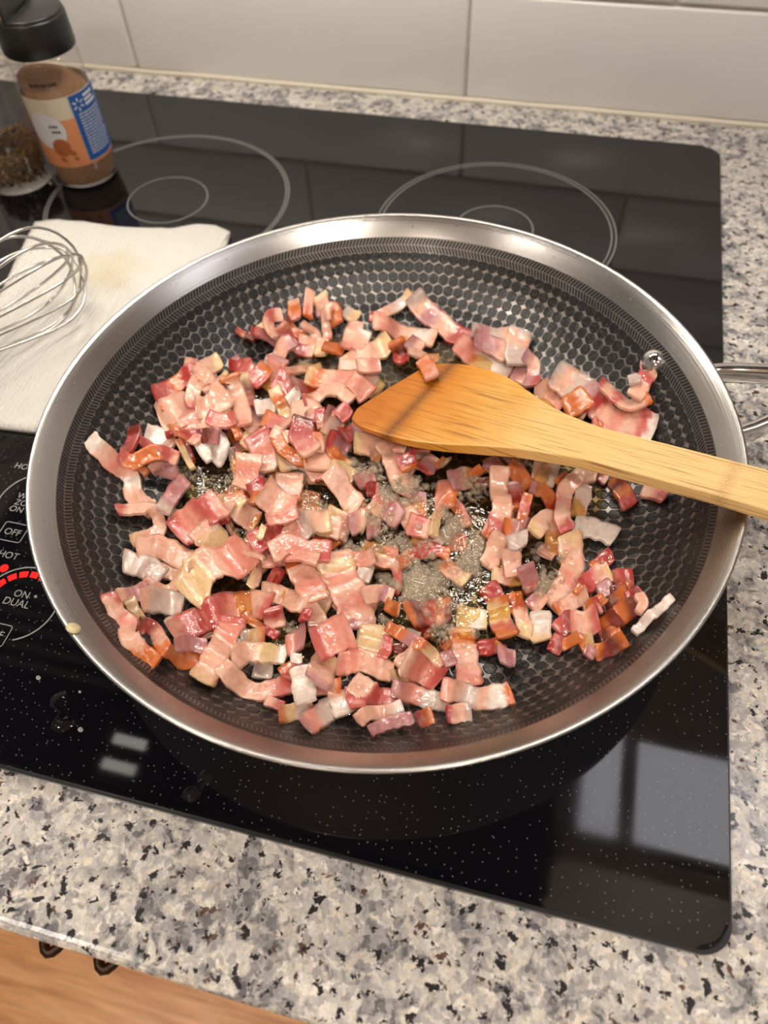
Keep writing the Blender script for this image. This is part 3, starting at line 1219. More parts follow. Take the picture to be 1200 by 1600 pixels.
# cap: skirt, sifter side with holes, raised lid half and the opened flap
V, Fc = lathe([(0.0205, 0.0895), (0.0238, 0.0895), (0.0240, 0.0905), (0.0236, 0.1085), (0.0228, 0.1098), (0, 0.1098), (0, 0.1), (0.0205, 0.1)], 64, BC)
cp = mesh_obj('cap', V, Fc, M['black_plastic'], bt)
V, Fc = lathe([(0.0228, 0.1098), (0.0226, 0.1112), (0.0218, 0.1118), (0, 0.1118)], 64, BC)
lid_a = view_a + radians(62)
keep = [f for f in Fc if sum(((V[i][0] - BC.x) * cos(lid_a) + (V[i][1] - BC.y) * sin(lid_a)) for i in f) / len(f) > -0.006]
mesh_obj('fixed_lid', V, keep, M['black_plastic'], cp)
holes = []
for k in range(5):
    hx = BC.x - 0.0145 * cos(lid_a) - (k - 2) * 0.0062 * sin(lid_a) * 0.9
    hy = BC.y - 0.0145 * sin(lid_a) + (k - 2) * 0.0062 * cos(lid_a) * 0.9
    v, f = lathe([(0.0022, 0.11), (0.0, 0.11)], 12, (hx, hy, BC.z))
    holes.append((v, f))
mesh_obj('sifter_holes', *join(holes), M['spice'], cp, smooth=False)
# flap hinged along the chord, standing up
hc = Vector((BC.x - 0.006 * cos(lid_a), BC.y - 0.006 * sin(lid_a), BC.z + 0.1105))
al = Vector((-sin(lid_a), cos(lid_a), 0))
upv = (Vector((0, 0, 1)) - 0.22 * Vector((cos(lid_a), sin(lid_a), 0))).normalized()
th = al.cross(upv).normalized() * 0.0011
outl = []
for k in range(17):
    t = pi * k / 16
    outl.append(hc + al * (0.0212 * cos(t)) + upv * (0.0165 * sin(t)))
V = [p - th for p in outl] + [p + th for p in outl]
m_ = len(outl)
Fc = [tuple(range(m_)), tuple(reversed(range(m_, 2 * m_)))] + [(k, k + m_, (k + 1) % m_ + m_, (k + 1) % m_) for k in range(m_)]
mesh_obj('open_flap', V, Fc, M['black_plastic'], cp, smooth=False)

# ------------------------------------------------------------------ pepper jar
JR = 0.0246
JC = Vector((-0.5135, 0.4035, 0.0002))
jr = empty('pepper_jar', JC, 'clear jar with cracked pepper at the bottom beside the spice bottle', 'jar')
V, Fc = lathe([(0, 0.0), (JR - 0.0015, 0.0), (JR, 0.0015), (JR, 0.118), (JR - 0.003, 0.123)], 56, JC)
mesh_obj('clear_body', V, Fc, M['jar'], jr)
V, Fc = lathe([(0, 0.123), (JR - 0.001, 0.123), (JR - 0.0005, 0.124), (JR - 0.001, 0.142), (JR - 0.003, 0.144), (0, 0.144)], 48, JC)
mesh_obj('cap', V, Fc, M['black_plastic'], jr)
rnd = random.Random(11)


def grain(c, r, rnd):
    V = []
    for d_ in ((1, 0, 0), (-1, 0, 0), (0, 1, 0), (0, -1, 0), (0, 0, 1), (0, 0, -1)):
        V.append(Vector(c) + Vector(d_) * (r * rnd.uniform(0.6, 1.3)))
    return V, [(0, 2, 4), (2, 1, 4), (1, 3, 4), (3, 0, 4), (2, 0, 5), (1, 2, 5), (3, 1, 5), (0, 3, 5)]


gr = []
for i in range(1500):
    a = rnd.uniform(0, 2 * pi)
    r = (JR - 0.0032) * math.sqrt(rnd.uniform(0.25, 1))
    z = 0.0042 + (0.024 + 0.004 * sin(a)) * rnd.random() ** 0.8
    gr.append(grain((JC.x + r * cos(a), JC.y + r * sin(a), JC.z + z), rnd.uniform(0.0008, 0.0015), rnd))
pg = mesh_obj('cracked_pepper', *join(gr), M['pepper'], jr, smooth=False)
pg['kind'] = 'stuff'
pp = at_z(79, 286, 0.0011)
tag(mesh_obj('pepper_flake', *grain(pp, 0.0014, rnd), M['fat_crumb'], origin=pp, smooth=False), 'tiny tan pepper flake on the glass between jar and spice bottle', 'crumb')

# ================================================================== paper towel
edge = [(52, 341), (90, 337), (150, 345), (210, 352), (262, 352), (305, 345), (335, 346), (358, 357), (352, 380)]
tz = 0.006
T = [at_z(x, y, tz) for x, y in edge]
A_, B_ = T[0], T[-2]
corner = at_z(58, 669, tz)
left = at_z(-40, 500, tz)
# outline: back edge (traced), right side under the pan, front edge, left side out of frame
front_l = at_z(-60, 655, tz)
out = T + [at_z(250, 520, tz), at_z(205, 600, tz), at_z(150, 655, tz), corner, at_z(0, 662, tz), front_l, at_z(-70, 560, tz), at_z(-30, 510, tz), at_z(8, 432, tz), at_z(36, 372, tz)]
bm = bmesh.new()
vs = [bm.verts.new((p.x, p.y, 0)) for p in out]
f = bm.faces.new(vs)
bmesh.ops.triangulate(bm, faces=[f])
for _ in range(5):
    long_e = [e for e in bm.edges if e.calc_length() > 0.007]
    if not long_e:
        break
    bmesh.ops.subdivide_edges(bm, edges=long_e, cuts=1, use_grid_fill=False)
    bmesh.ops.triangulate(bm, faces=[q for q in bm.faces if len(q.verts) > 3])
bmesh.ops.beautify_fill(bm, faces=bm.faces[:], edges=[e for e in bm.edges if not e.is_boundary])
boundary = set(v for e in bm.edges if e.is_boundary for v in e.verts)
top_z = {}
for v in bm.verts:
    x, y = v.co.x, v.co.y
    r = hypot(x - PC.x, y - PC.y)
    h = 0.0048 + 0.0016 * noise.noise((x * 30, y * 30, 1.0)) + 0.0009 * noise.noise((x * 80, y * 80, 4.0))
    if r < 0.150:
        h = min(h, 0.0045)
    if v in boundary:
        h -= 0.0012
    v.co.z = max(0.0022, h)
ext = bmesh.ops.extrude_face_region(bm, geom=bm.faces[:])
for g in ext['geom']:
    if isinstance(g, bmesh.types.BMVert):
        g.co.z = 0.0004
bmesh.ops.recalc_face_normals(bm, faces=bm.faces[:])
tag(bm_obj('paper_towel', bm, M['towel'], origin=(-0.42, 0.26, 0.0003), smooth=True), 'folded white paper towel lying under the whisk beside the frying pan', 'paper towel')

# ================================================================== whisk
tip = at_z(122, 398, 0.036)
tail_p = at_z(-150, 560, 0.040)
ax = (tail_p - tip).normalized()
wk = empty('whisk', (tip.x, tip.y, 0.006), 'steel balloon whisk resting on the paper towel', 'whisk')
side = ax.cross(Vector((0, 0, 1))).normalized()
upw = side.cross(ax).normalized()
LEN = 0.14
WR = 0.030
for k in range(7):
    th_ = pi * k / 7 + 0.15
    rad = WR * (1.0 if k % 2 else 0.90)
    path = []
    dirv = side * cos(th_) + upw * sin(th_)
    tip_off = 0.0 + 0.004 * (k % 3)
    for q in range(41):
        t = -1 + 2 * q / 40
        s = abs(t)
        # balloon outline: round end, widest a third of the way, closing at the ferrule
        ang = s * pi
        along = tip_off + (LEN - tip_off) * (1 - cos(s * pi / 2)) ** 0.85
        wid = rad * (sin(min(1, s * 2.6) * pi / 2)) * (1 - 0.80 * max(0, (s - 0.42) / 0.58) ** 1.3)
        path.append(tip + ax * along + dirv * (wid * (1 if t > 0 else -1)))
    V, Fc = tube(path, 0.00085, 7)
    mesh_obj('wire_loop', V, Fc, M['wire'], wk)
e0 = tip + ax * LEN
V, Fc = tube([e0 - ax * 0.004, e0, e0 + ax * 0.02, e0 + ax * 0.05, e0 + ax * 0.10, e0 + ax * 0.13, e0 + ax * 0.135],
             [0.0045, 0.0065, 0.0075, 0.009, 0.0095, 0.0085, 0.005], 16)
mesh_obj('handle', V, Fc, M['polished'], wk)

# ================================================================== spatula
s0, s1, s2 = at_z(548, 652, 0.0235), at_z(690, 568, 0.0245), at_z(1160, 772, 0.0600)
sn = (s1 - s0).cross(s2 - s0).normalized()
if sn.z < 0:
    sn = -sn
upper = [(558, 637), (590, 616), (630, 592), (668, 571), (700, 567), (735, 570), (770, 579), (800, 592), (830, 613), (862, 634), (900, 652), (945, 668), (1000, 682), (1060, 697), (1130, 715), (1200, 733)]
lower = [(549, 652), (556, 662), (580, 672), (625, 685), (680, 693), (740, 696), (800, 700), (850, 707), (900, 716), (950, 728), (1000, 741), (1060, 757), (1120, 773), (1200, 797)]
U = [at_plane(x, y, s0, sn) for x, y in upper]
Lw = [at_plane(x, y, s0, sn) for x, y in lower]
# the handle runs on out of the frame
eu, el_ = (U[-1] - U[-3]).normalized(), (Lw[-1] - Lw[-3]).normalized()
em = (eu + el_).normalized()
U += [U[-1] + em * t for t in (0.03, 0.06, 0.085)]
Lw += [Lw[-1] + em * t for t in (0.03, 0.06, 0.085)]
endc = [U[-1].lerp(Lw[-1], t) + em * (0.010 * sin(pi * t)) for t in (0.15, 0.35, 0.5, 0.65, 0.85)]
outline = U + endc + list(reversed(Lw))
axis = em
org = (U[0] + Lw[0]) / 2
sidev = sn.cross(axis).normalized()
# resample the outline evenly
NO = 150
res = catmull(outline + [outline[0]], NO)[:-1]


def thick(p):
    u = (p - org).dot(axis)
    return 0.0022 + 0.0042 * min(1, max(0, u / 0.075)) ** 0.9


bm = bmesh.new()
tv = [bm.verts.new(p) for p in res]
bv = [bm.verts.new(p - sn * thick(p)) for p in res]
ft = bm.faces.new(tv)
fb = bm.faces.new(list(reversed(bv)))
for i in range(NO):
    j = (i + 1) % NO
    bm.faces.new((tv[i], bv[i], bv[j], tv[j]))
bmesh.ops.recalc_face_normals(bm, faces=bm.faces[:])
bmesh.ops.bevel(bm, geom=list(ft.edges) + list(fb.edges), offset=0.0008, segments=3, profile=0.5, affect='EDGES')
uvl = bm.loops.layers.uv.new('UVMap')
for fc in bm.faces:
    for lp in fc.loops:
        dv_ = lp.vert.co - org
        lp[uvl].uv = (dv_.dot(axis), dv_.dot(sidev) + 0.8 * dv_.dot(sn))
o = bm_obj('spatula', bm, M['bamboo'], origin=(org.x, org.y, 0.012))
tag(o, 'bamboo spatula with amber oiled blade resting across the pan rim', 'spatula')

# ================================================================== bacon
COLS = {'w': (232, 216, 204), 'g': (200, 178, 166), 'y': (230, 194, 144), 'k': (230, 176, 150), 'p': (222, 142, 122),
        'm': (198, 90, 82), 'r': (172, 50, 46), 'v': (182, 122, 122), 'o': (206, 108, 42), 'b': (112, 36, 20)}
COLS = {k: Vector(srgb(*c)[:3]) for k, c in COLS.items()}
# x,y along the middle of a piece (pixels of the photograph) | width | colours along it | roll in degrees | how it is told apart
PIECES = """
373,520 397,530 420,528|11|mkp|20
397,521 415,511|11|y
390,537 402,547|10|b
400,538 427,542 447,543|13|rvo
440,498 423,500 422,517 432,532|16|kmkk|35
460,474 460,488 461,503|19|kop|25
485,461 483,480 482,503|14|kkpo|30
502,468 505,482 506,497|21|ykv|25
540,487 557,498|20|gy
510,500 511,514 512,529|13|kkp
510,493 523,491 527,508|19|koo|25
450,512 460,522 477,528|12|boo|40
475,512 493,523 487,540 470,537|15|kkkp|20
440,520 452,538 467,548 490,556|17|pmrk
505,533 500,557|17|ky
508,545 535,549|19|oo
557,507 550,525 543,547|21|kkp
408,567 418,570|24|g
460,553 443,564 427,577|23|vkk
440,573 430,593 417,608|26|vpky
587,510 607,508|9|r
640,465 618,485 595,502 580,505|13|ygkr|15|thin pale bacon strip with a red end propped beside the speckled fat strip
647,466 657,482 682,503 707,523 732,537|29|gkvkrm|0|long bacon strip with grey fat end and red meat end behind the spatula blade
587,522 632,523 678,535|28|kpkwk|0|flat rectangular pale bacon piece with a pink stripe behind the spatula tip
570,523 564,535 556,549|21|wkp
540,574 573,563 607,547|30|kky
618,537 630,557|23|ob
640,543 657,554|24|vk
640,567 683,562|15|kk
617,570 637,573|15|rr
717,543 742,557 770,573 793,588|34|ppwwg|0|wide pink and grey bacon strip partly under the spatula's shoulder
740,517 767,520 792,523|27|gvgk
743,540 767,545 787,553|27|vvk
807,580 827,593|31|vk
812,522 807,543 807,570|33|gkgg|0|square-cut grey fatty bacon slice against the honeycomb wall behind the spatula
820,562 833,573 832,592|17|vkv
820,603 838,608|19|vr
845,610 857,627 873,640|27|kkp
868,588 902,608 935,633 960,656 987,664 1020,670|44|gkgvrkpkmw|0|largest bacon strip, ending in a cream fat edge beside the spatula handle
898,653 910,657|13|rk
925,668 938,670|13|mo
885,641 900,632 915,622|31|ooo|0|round browned bacon nugget lying on the largest strip
937,605 950,613 968,626 983,637 1008,632|19|rkmkko|10|thin red and orange bacon strip just below the rivet
1014,587 1000,605 990,624|23|kmkk|0|pink bacon piece touching the rivet
988,590 990,600|17|g
292,567 307,569|15|kv
245,622 270,607 300,595 327,584|21|rrormk|10|long dark red glazed bacon strip on the paper towel side of the pile
343,567 323,577 308,589|25|ykk
255,641 275,631|17|ok
258,668 283,652 310,643|46|kkw
333,613 335,630|26|v
367,563 371,569|15|v
330,592 310,608 300,627 318,636 332,635|20|kkkmr|15
355,590 337,600 322,614|13|ykk|20
362,575 393,573|19|rm
380,582 397,594|30|mk
417,581 403,595 396,604|23|omm
357,594 353,616|17|oo
380,593 387,620 390,638|20|yvm
363,597 370,617 378,642 384,666|23|okkp
313,648 337,643 353,622|35|kkk
290,688 305,672 323,670 352,678|44|kpkpy
327,653 353,663 367,658|21|mpm
368,669 373,684|11|oo
242,672 245,677|13|v
233,684 253,693 269,708|29|wwk|0|white fatty bacon piece between the orange crisp strip and the pale pink slices
265,683 272,698|10|rr
318,718 335,710 353,717|40|www|0|rounded white fat lump in the oil beside the brown curled strip
283,702 300,688 323,686 344,695|19|orbv|30
293,700 298,717 302,728|11|rr
285,707 294,722 303,739|9|oyy
143,688 158,707 178,725 200,740 210,760 214,782 240,800|25|wwkpkwkkk|0|long pale bacon strip reaching up the pan wall beside the paper towel
187,801 210,799 237,800 250,814 249,831 232,843 211,851|18|mkkkkky|15|hook-shaped bacon strip with a red tip nearest the cooktop controls
210,676 207,693 198,709|27|brr|25|dark red crisp bacon curl above the orange crisp strip
230,705 246,708|15|rm
222,735 229,739|10|o
250,727 262,738 260,752|34|kvv
193,718 210,726 233,718 257,712 279,722|19|mooomk|20|bright orange crisp bacon strip crossing the long pale strip
293,763 273,777 255,798|25|vvg
403,686 413,713 413,735|37|mpk
392,718 387,747 383,762|35|kpk
437,722 460,716|35|yw
433,688 443,703 463,717 478,719|17|oooo
402,640 428,640|21|w
435,621 452,600|27|mm
450,588 473,580 500,577|15|pkg
463,613 483,608 507,605|23|vmr
458,627 464,632|23|w
533,583 558,586 578,592|30|kkp
575,600 590,612|30|kw
560,578 592,574|21|kp
482,590 503,593 533,600 560,613 574,624|29|yokpppp|0|long smooth pink bacon slice running under the spatula tip
477,631 507,622 530,625 551,640|23|mkkkk
430,617 442,637 452,664|19|yoyk
415,655 433,663 450,674|23|omk
428,678 452,687|19|kk
457,645 483,643 494,661|31|kkm
500,646 503,668|15|mp
512,650 524,654|28|vk
513,667 533,674|34|kgk
530,638 544,654|21|mm
515,691 545,702|31|rvv
537,682 568,668|27|rv
573,686 592,682|27|vr
475,659 472,674 474,692 490,711|33|brmk|10|dark red bacon chunk with a browned curled top
497,681 499,706|15|ok
557,702 583,701 598,712|30|ykk
600,695 610,708 617,733 627,757 643,764|29|kkkkp|0|pale pink bacon strip hanging down from under the spatula blade
618,697 632,700|21|pk
633,716 639,733|23|mro
678,719 660,738|26|kvr
688,724 697,730|19|oy
642,706 668,703|19|rp|15
518,707 533,722 544,730|15|ooy
517,737 533,745 550,750|24|yyy
507,749 522,765 542,780 559,794|30|mkkkk|0|pink bacon slice with a rounded red end in the foaming oil
558,753 582,746|26|vv
575,769 589,771|21|r
600,786 586,808|26|mk
610,800 624,813|28|v
640,820 668,828|28|pmk
548,824 570,822|31|vk
576,828 592,826|25|v
500,822 530,828|33|yk
677,838 683,808 698,788 716,797 727,814 729,826|14|yykppk|40|hoop-shaped bacon strip standing in the foam
703,848 726,850|27|pm
684,768 710,774|37|po
705,752 736,748|30|vk
753,752 754,762|25|b
745,734 750,741|15|o
760,722 764,734|13|o
768,737 780,727|30|vv
788,717 803,726|15|bo
805,733 816,738|17|v
795,742 823,764|22|oo
797,766 803,798|27|vro
780,746 778,770 784,793 780,818 772,845|27|kkkkmo|0|straight pale bacon strip with a red lower end beside the orange crisps
823,782 817,803 812,832|15|omoy
790,826 808,829|25|ov
820,823 836,827|25|v
795,850 820,847|25|gg
830,763 853,773 863,797 860,818|19|vpmk
838,726 868,740|44|kg|0|large pale grey bacon slice tucked under the lower edge of the spatula
833,838 853,820 868,831 861,857 848,874|25|ykkkk|0|S-shaped pale pink bacon curl beside the crescent slice
912,768 908,785 902,806|23|ggy
876,748 884,757|21|ob
938,746 946,750|15|rk
927,748 903,747 885,765 880,790 878,811 886,829|23|kkkpkm|0|curved pink bacon strip leaving the spatula towards the white fat tile
900,820 930,828 960,838|31|www|0|white diamond-shaped piece of fat alone in the oil below the spatula
957,753 973,770 984,791|27|oborr|0|brown bacon piece in the shade below the spatula handle
1005,767 1037,779|19|km
887,843 894,873 891,900 880,924 862,948|34|ykkpkk|0|crescent-shaped bacon slice with golden top beside the dark crisp cluster
952,870 926,887|20|rm|0|small red bacon tab above the dark crisp cluster
926,890 934,884|15|o
951,897 928,908 912,921|27|ykmr
912,934 895,943 870,957|22|kko
899,927 905,918|10|oo
962,909 985,905|28|mr
966,919 980,920|16|o
937,928 951,925|25|v
957,930 976,926|25|br
960,946 976,940|23|bb
980,938 997,928|19|rr
947,958 968,950|27|bo
960,970 984,962|31|ob
927,940 936,953|22|oo
914,963 930,958|23|or
938,986 958,974|31|ob
940,1000 962,995|25|bo
960,990 969,1006|15|oo
930,1021 950,1018 969,1007|23|obo|15|orange brown bacon curl at the foot of the dark crisp cluster
998,932 1003,945 998,956|14|kkk|0|small knobbly pale pink bacon piece between crisp cluster and white stick
1046,938 1020,963 992,989|14|www|0|straight white stick of fat lying alone on the honeycomb
872,985 895,968|27|mr
893,984 926,978|40|pkm
862,1003 880,1010|28|rr
904,1011 922,1006|25|oy
880,1010 896,1008|17|o
913,1023 925,1027|15|v
760,887 780,851|26|kk
770,903 812,904|21|yky
797,868 803,902|23|kkk
818,892 832,922|24|vvm
833,934 847,946|29|vk
843,963 846,1001|27|wwy
757,936 779,921|25|rr
803,932 810,953 820,980 815,997|21|omkyy
795,978 805,990|13|vr
777,943 783,973 790,1003|29|oyymoo|0|striped orange and cream bacon piece beside the white square of fat
748,1014 774,1012|21|rr
775,1018 790,1015|13|or
778,1030 802,1029|25|vv
716,968 738,969 757,971|30|wwwy|0|white square of fat beside the dark red crisp lump
723,985 723,1012 730,1040 733,1069|35|yokkpp|0|bacon slice with golden top and pink lower end below the white square of fat
645,990 672,986|25|br
640,968 670,958 702,959|38|obrob|0|dark red crisp bacon lump at the edge of the bubbling oil
693,884 707,900 727,912|21|oky
590,877 622,882 640,869 672,864 700,868|17|yoorro|0|browned orange bacon strip bordering the large bubbles
578,874 600,883 617,895 622,913 616,930|13|kkkmr|35
537,875 560,877 582,875|21|mpk
560,903 580,905|27|gg
522,872 530,898 542,927 555,953 564,979|48|kypkpkv|0|broad folded cream and pink bacon slice in the middle of the pile
570,936 593,931 612,942|23|kkvk
606,953 622,955|21|oo
488,905 503,935 490,955|36|kky
450,889 466,890|17|oo
425,899 441,909|23|mr
470,892 483,913 496,944|38|kpk
413,883 440,872 470,877 496,880|21|kpppk|20
393,905 408,910|27|yk
413,927 447,935 470,952 494,967 496,982|27|kkkkk
474,968 486,973|19|r
395,858 418,847 441,834|34|mrr|0|deep red bacon slice beside the thin upright strip
413,829 405,842|9|y
447,827 467,835 487,820 514,818|30|kpgky
427,867 453,853 480,860 514,863|28|kpppm
358,820 370,843 387,866 414,879|13|kkkk|50|thin pale bacon strip standing on edge beside the deep red slice
367,780 376,806 401,818|31|oykk
393,774 413,768|21|rr
400,792 414,796|21|oo
418,784 456,801|42|kkp
420,816 463,803|17|pp
340,789 358,801|34|yk
327,782 330,808 326,826|25|mpm
345,812 348,834|29|pr
333,820 350,848|11|oo
345,790 312,812 279,836|43|pmpm
318,838 350,868|40|ky
220,862 253,862 287,873 311,884|34|kkkp
250,889 277,904 304,899|19|kkk
198,879 227,888 254,908|34|ggg|0|grey translucent triangle of fat beside the pale pink sheet
230,912 260,928 284,919|15|kkk
320,884 362,865|13|rr
387,864 350,890 318,920 297,937|50|ppkyy|0|wide glossy bacon slice with yellowish fat end on the control side
233,924 207,934 188,938|25|vvk
206,945 219,970|19|yy
230,947 260,947 285,947|34|kgg
177,938 185,957 202,978 207,1000 223,1020 246,1037|26|mkpkkoo|0|ruffled bacon strip with browned orange end by the dual burner control
220,980 243,987 253,1007 268,1023 290,1035 318,1027|22|brkoooo|10|bacon strip with blackened end curving to an orange edge
277,1009 323,1011|21|vv
310,995 344,984|17|kk
273,993 307,973 352,953 398,946 420,953|39|kmrmpkm|0|long deep pink bacon slice overlapped by the flared speckled piece
427,957 433,982|30|mrk
383,962 398,977 413,987 434,1001|13|oorr
380,1002 411,1000|34|gyo
365,972 360,1000 342,1025 316,1064|37|mpkky|0|flared speckled bacon piece widening to a pale golden end
400,1048 424,1049|27|gg
367,1034 403,1023 448,1025|29|kkyw
353,1052 373,1072 400,1083 437,1080 459,1064 449,1042|28|kkkkpmro|0|U-shaped pale bacon slice with a red curled end
418,1098 441,1105|15|km
440,1117 463,1112 486,1103|27|oywk
480,1137 500,1120 518,1106|34|vpgg|0|glossy grey and mauve bacon chunk at the front of the pile
532,1084 541,1114|35|kww
493,1078 507,1077 531,1073|21|opko
472,1050 478,1096|30|ww
516,1028 495,1066|40|ykv
494,1009 520,999 546,991|54|mpp|0|square rosy bacon chunk beside the cream block
450,1008 478,1006|36|pv
457,1030 470,1031|15|w
587,985 580,1012 575,1034|43|yyk|0|cream and golden thick bacon block beside the square rosy chunk
607,1003 597,1034|15|mm
627,1010 628,1022|28|bb
530,1042 563,1043 597,1056 612,1058|30|ppkkk
615,1060 639,1057|23|yy
622,1039 645,1023|16|kk
636,1030 662,1044 690,1058|50|kpm|0|pink marbled bacon slab below the thin striped strip
622,982 653,1000|15|gg
607,984 633,1000 660,1015 691,1038|17|oovoyk|20|thin striped bacon strip with an orange end beside the dark red lump
692,1006 700,1012|17|ro
697,1022 705,1040|19|v
550,1076 560,1109|23|rm
553,1068 567,1077 590,1093 618,1100|34|kkmmm|0|bright rosy bacon piece above the folded pale strip
562,1133 580,1120 627,1112|21|kkw|15
580,1143 608,1133 642,1127|19|vvv
615,1077 644,1086 679,1096 700,1101|27|vpgg
692,1081 717,1085 739,1092 765,1094 796,1087|33|pkgkwo|0|long translucent bacon slice with an orange corner at the front of the pile
700,1119 733,1115|27|rkg|0|small bacon square striped red and white at the front of the pile
655,1126 674,1120|25|ro|0|small orange red bacon cube at the front of the pile
"""

import array
HN, HS = 260, 0.00135
HX0, HY0 = PC.x - HN * HS / 2, PC.y - HN * HS / 2
HF = [0.0] * (HN * HN)
for j in range(HN):
    for i in range(HN):
        HF[j * HN + i] = pan_h(hypot(HX0 + i * HS - PC.x, HY0 + j * HS - PC.y))


def hf(x, y):
    i = min(HN - 1, max(0, int((x - HX0) / HS + 0.5)))
    j = min(HN - 1, max(0, int((y - HY0) / HS + 0.5)))
    return HF[j * HN + i]


def floor_h(x, y):
    return pan_h(hypot(x - PC.x, y - PC.y))


ZMAX = 0.012
TH = 0.0018


def bacon_piece(pix, wpx, cols, roll, seed, on=None):
    rnd = random.Random(seed)
    wpx *= 1.15
    sd = Vector((seed * 1.37, seed * 0.71, seed * 2.13))
    P2 = [Vector((x, y, 0)) for x, y in pix]
    lpx = sum((b - a).length for a, b in zip(P2, P2[1:]))
    n = max(8, min(34, int(lpx / 3.4)))
    # cut ends run a little past the traced middle line
    e0, e1 = (P2[0] - P2[1]).normalized(), (P2[-1] - P2[-2]).normalized()
    P2[0] = P2[0] + e0 * 2.5
    P2[-1] = P2[-1] + e1 * 2.5
    C2 = catmull(P2, n)
    zs = [0.009 if on is None else 0.026] * (n + 1)
    lifts = [0.003] * (n + 1)
    tang = []
    for i in range(n + 1):
        t = (C2[min(n, i + 1)] - C2[max(0, i - 1)]).normalized()
        tang.append(Vector((-t.y, t.x, 0)))
    pts = None
    for it in range(3):
        pts = []
        for i in range(n + 1):
            c = hit_pan(C2[i].x, C2[i].y, lifts[i]) if on is None else at_z(C2[i].x, C2[i].y, zs[i])
            zs[i] = c.z
            a = at_z(C2[i].x + tang[i].x * wpx / 2, C2[i].y + tang[i].y * wpx / 2, zs[i])
            pts.append((c, (a - c)))
        if on is not None:
            zs = [on(c.x, c.y) + TH * 0.9 for c, h in pts]
            continue
        raw = []
        for c, h in pts:
            hh = []
            for f in (-0.8, -0.4, 0, 0.4, 0.8):
                q = c + h * f
                hh.append(hf(q.x, q.y) - floor_h(q.x, q.y))
            lift = min(ZMAX, 0.55 * max(hh) + 0.45 * sum(hh) / 5)
            raw.append(lift)
        sm = raw[:]
        for _ in range(9):
            sm = [max((sm[max(0, i - 1)] + sm[i] * 2 + sm[min(n, i + 1)]) / 4, raw[i] - 0.0042) for i in range(n + 1)]
        lifts = [l_ + TH * 0.6 + 0.0008 for l_ in sm]
        zs = [floor_h(c.x, c.y) + l_ for (c, h), l_ in zip(pts, lifts)]
    # ripple and curl of frying
    amp = rnd.uniform(0.0005, 0.0019) * min(1, lpx / 60)
    ph = rnd.uniform(0, 6.3)
    freq = lpx / 26.0
    curl0, curl1 = rnd.uniform(-0.0002, 0.0022), rnd.uniform(-0.0002, 0.0022)
    if lpx < 30:
        curl0 *= 0.4
        curl1 *= 0.4
    cup = rnd.uniform(-0.10, 0.20)
    M_ = 8
    V, Fc, colr = [], [], []
    rollr = radians(roll) * rnd.choice((-1, 1)) if roll else radians(rnd.uniform(-9, 9))
    for i in range(n + 1):
        t = i / n
        c, h = pts[i]
        c = Vector((c.x, c.y, zs[i]))
        c.z += amp * (sin(freq * t * 2 + ph) + 1) + curl0 * max(0, 1 - 3 * t) ** 2 + curl1 * max(0, 3 * t - 2) ** 2
        hw = h.length
        nm = F_PX and (wpx / 2) * (CAM - c).length / F_PX
        hw = min(hw, nm * 1.22)
        hd = Vector((h.x, h.y, 0)).normalized()
        wv = 1 + 0.14 * noise.noise(Vector((t * lpx / 22, 0, 0)) + sd) + 0.07 * noise.noise(Vector((t * lpx / 7, 3, 0)) + sd)
        hw *= wv
        end = min(t, 1 - t) * lpx / (wpx * 0.22)
        if end < 1:
            hw *= 0.90 + 0.10 * math.sqrt(max(0, 1 - (1 - end) ** 2))
        edge_l = 1 + 0.17 * noise.noise(Vector((t * lpx / 13, 11, 0)) + sd) + 0.08 * noise.noise(Vector((t * lpx / 5, 13, 0)) + sd)
        edge_r = 1 + 0.17 * noise.noise(Vector((t * lpx / 13, 21, 0)) + sd) + 0.08 * noise.noise(Vector((t * lpx / 5, 23, 0)) + sd)
        side_off = hd * (0.0006 * noise.noise(Vector((t * lpx / 9, 7, 1)) + sd))
        if roll:
            c.z += abs(sin(rollr)) * hw * 0.55
        # local tangent for slanted cut ends
        tw = (pts[min(n, i + 1)][0] - pts[max(0, i - 1)][0])
        tw.z = 0
        tw = tw.normalized() if tw.length > 1e-6 else Vector((1, 0, 0))
        slant = 0.0
        if i == 0:
            slant = rnd.uniform(-0.35, 0.35)
        elif i == n:
            slant = rnd.uniform(-0.35, 0.35)
        topr, botr = [], []
        for j in range(M_ + 1):
            f = -1 + 2 * j / M_
            fe = f * (edge_l if f < 0 else edge_r)
            off = hd * (hw * fe * cos(rollr)) + Vector((0, 0, hw * f * sin(rollr) + cup * hw * f * f * 0.8))
            off += tw * (slant * hw * f * 0.55) + (tw * (hw * 0.07 * (1 - f * f) * (1 if i == n else -1)) if i in (0, n) else Vector())
            jit = 0.00045 * noise.noise(Vector((t * lpx / 5, f * 2.5, 5)) + sd)
            thk = TH * (0.80 + 0.20 * math.sqrt(max(0, 1 - f * f * 0.9))) * (0.9 if i in (0, n) else 1)
            q = c + off + side_off
            up = Vector((-hd.x * sin(rollr), -hd.y * sin(rollr), cos(rollr)))
            topr.append(q + up * (thk / 2 + jit))
            botr.append(q - up * (thk / 2 - jit * 0.5))
            # colour bands slant and wander a little across the piece
            tt = t + 0.10 * noise.noise(Vector((t * lpx / 14, f * 1.6, 9)) + sd) * min(1.0, 40 / lpx + 0.4) + 0.03 * f
            x = min(0.9999, max(0, tt)) * (len(cols) - 1) if len(cols) > 1 else 0
            k = int(x)
            fr = x - k
            for _ in range(3):
                fr = fr * fr * (3 - 2 * fr)
            ca = COLS[cols[k]]
            cb_ = COLS[cols[min(len(cols) - 1, k + 1)]]
            cc = ca.lerp(cb_, fr)
            # browned rim, and streaks of lean and fat
            st = noise.noise(Vector((t * lpx / 6.0, f * 1.1, 2)) + sd * 1.7)
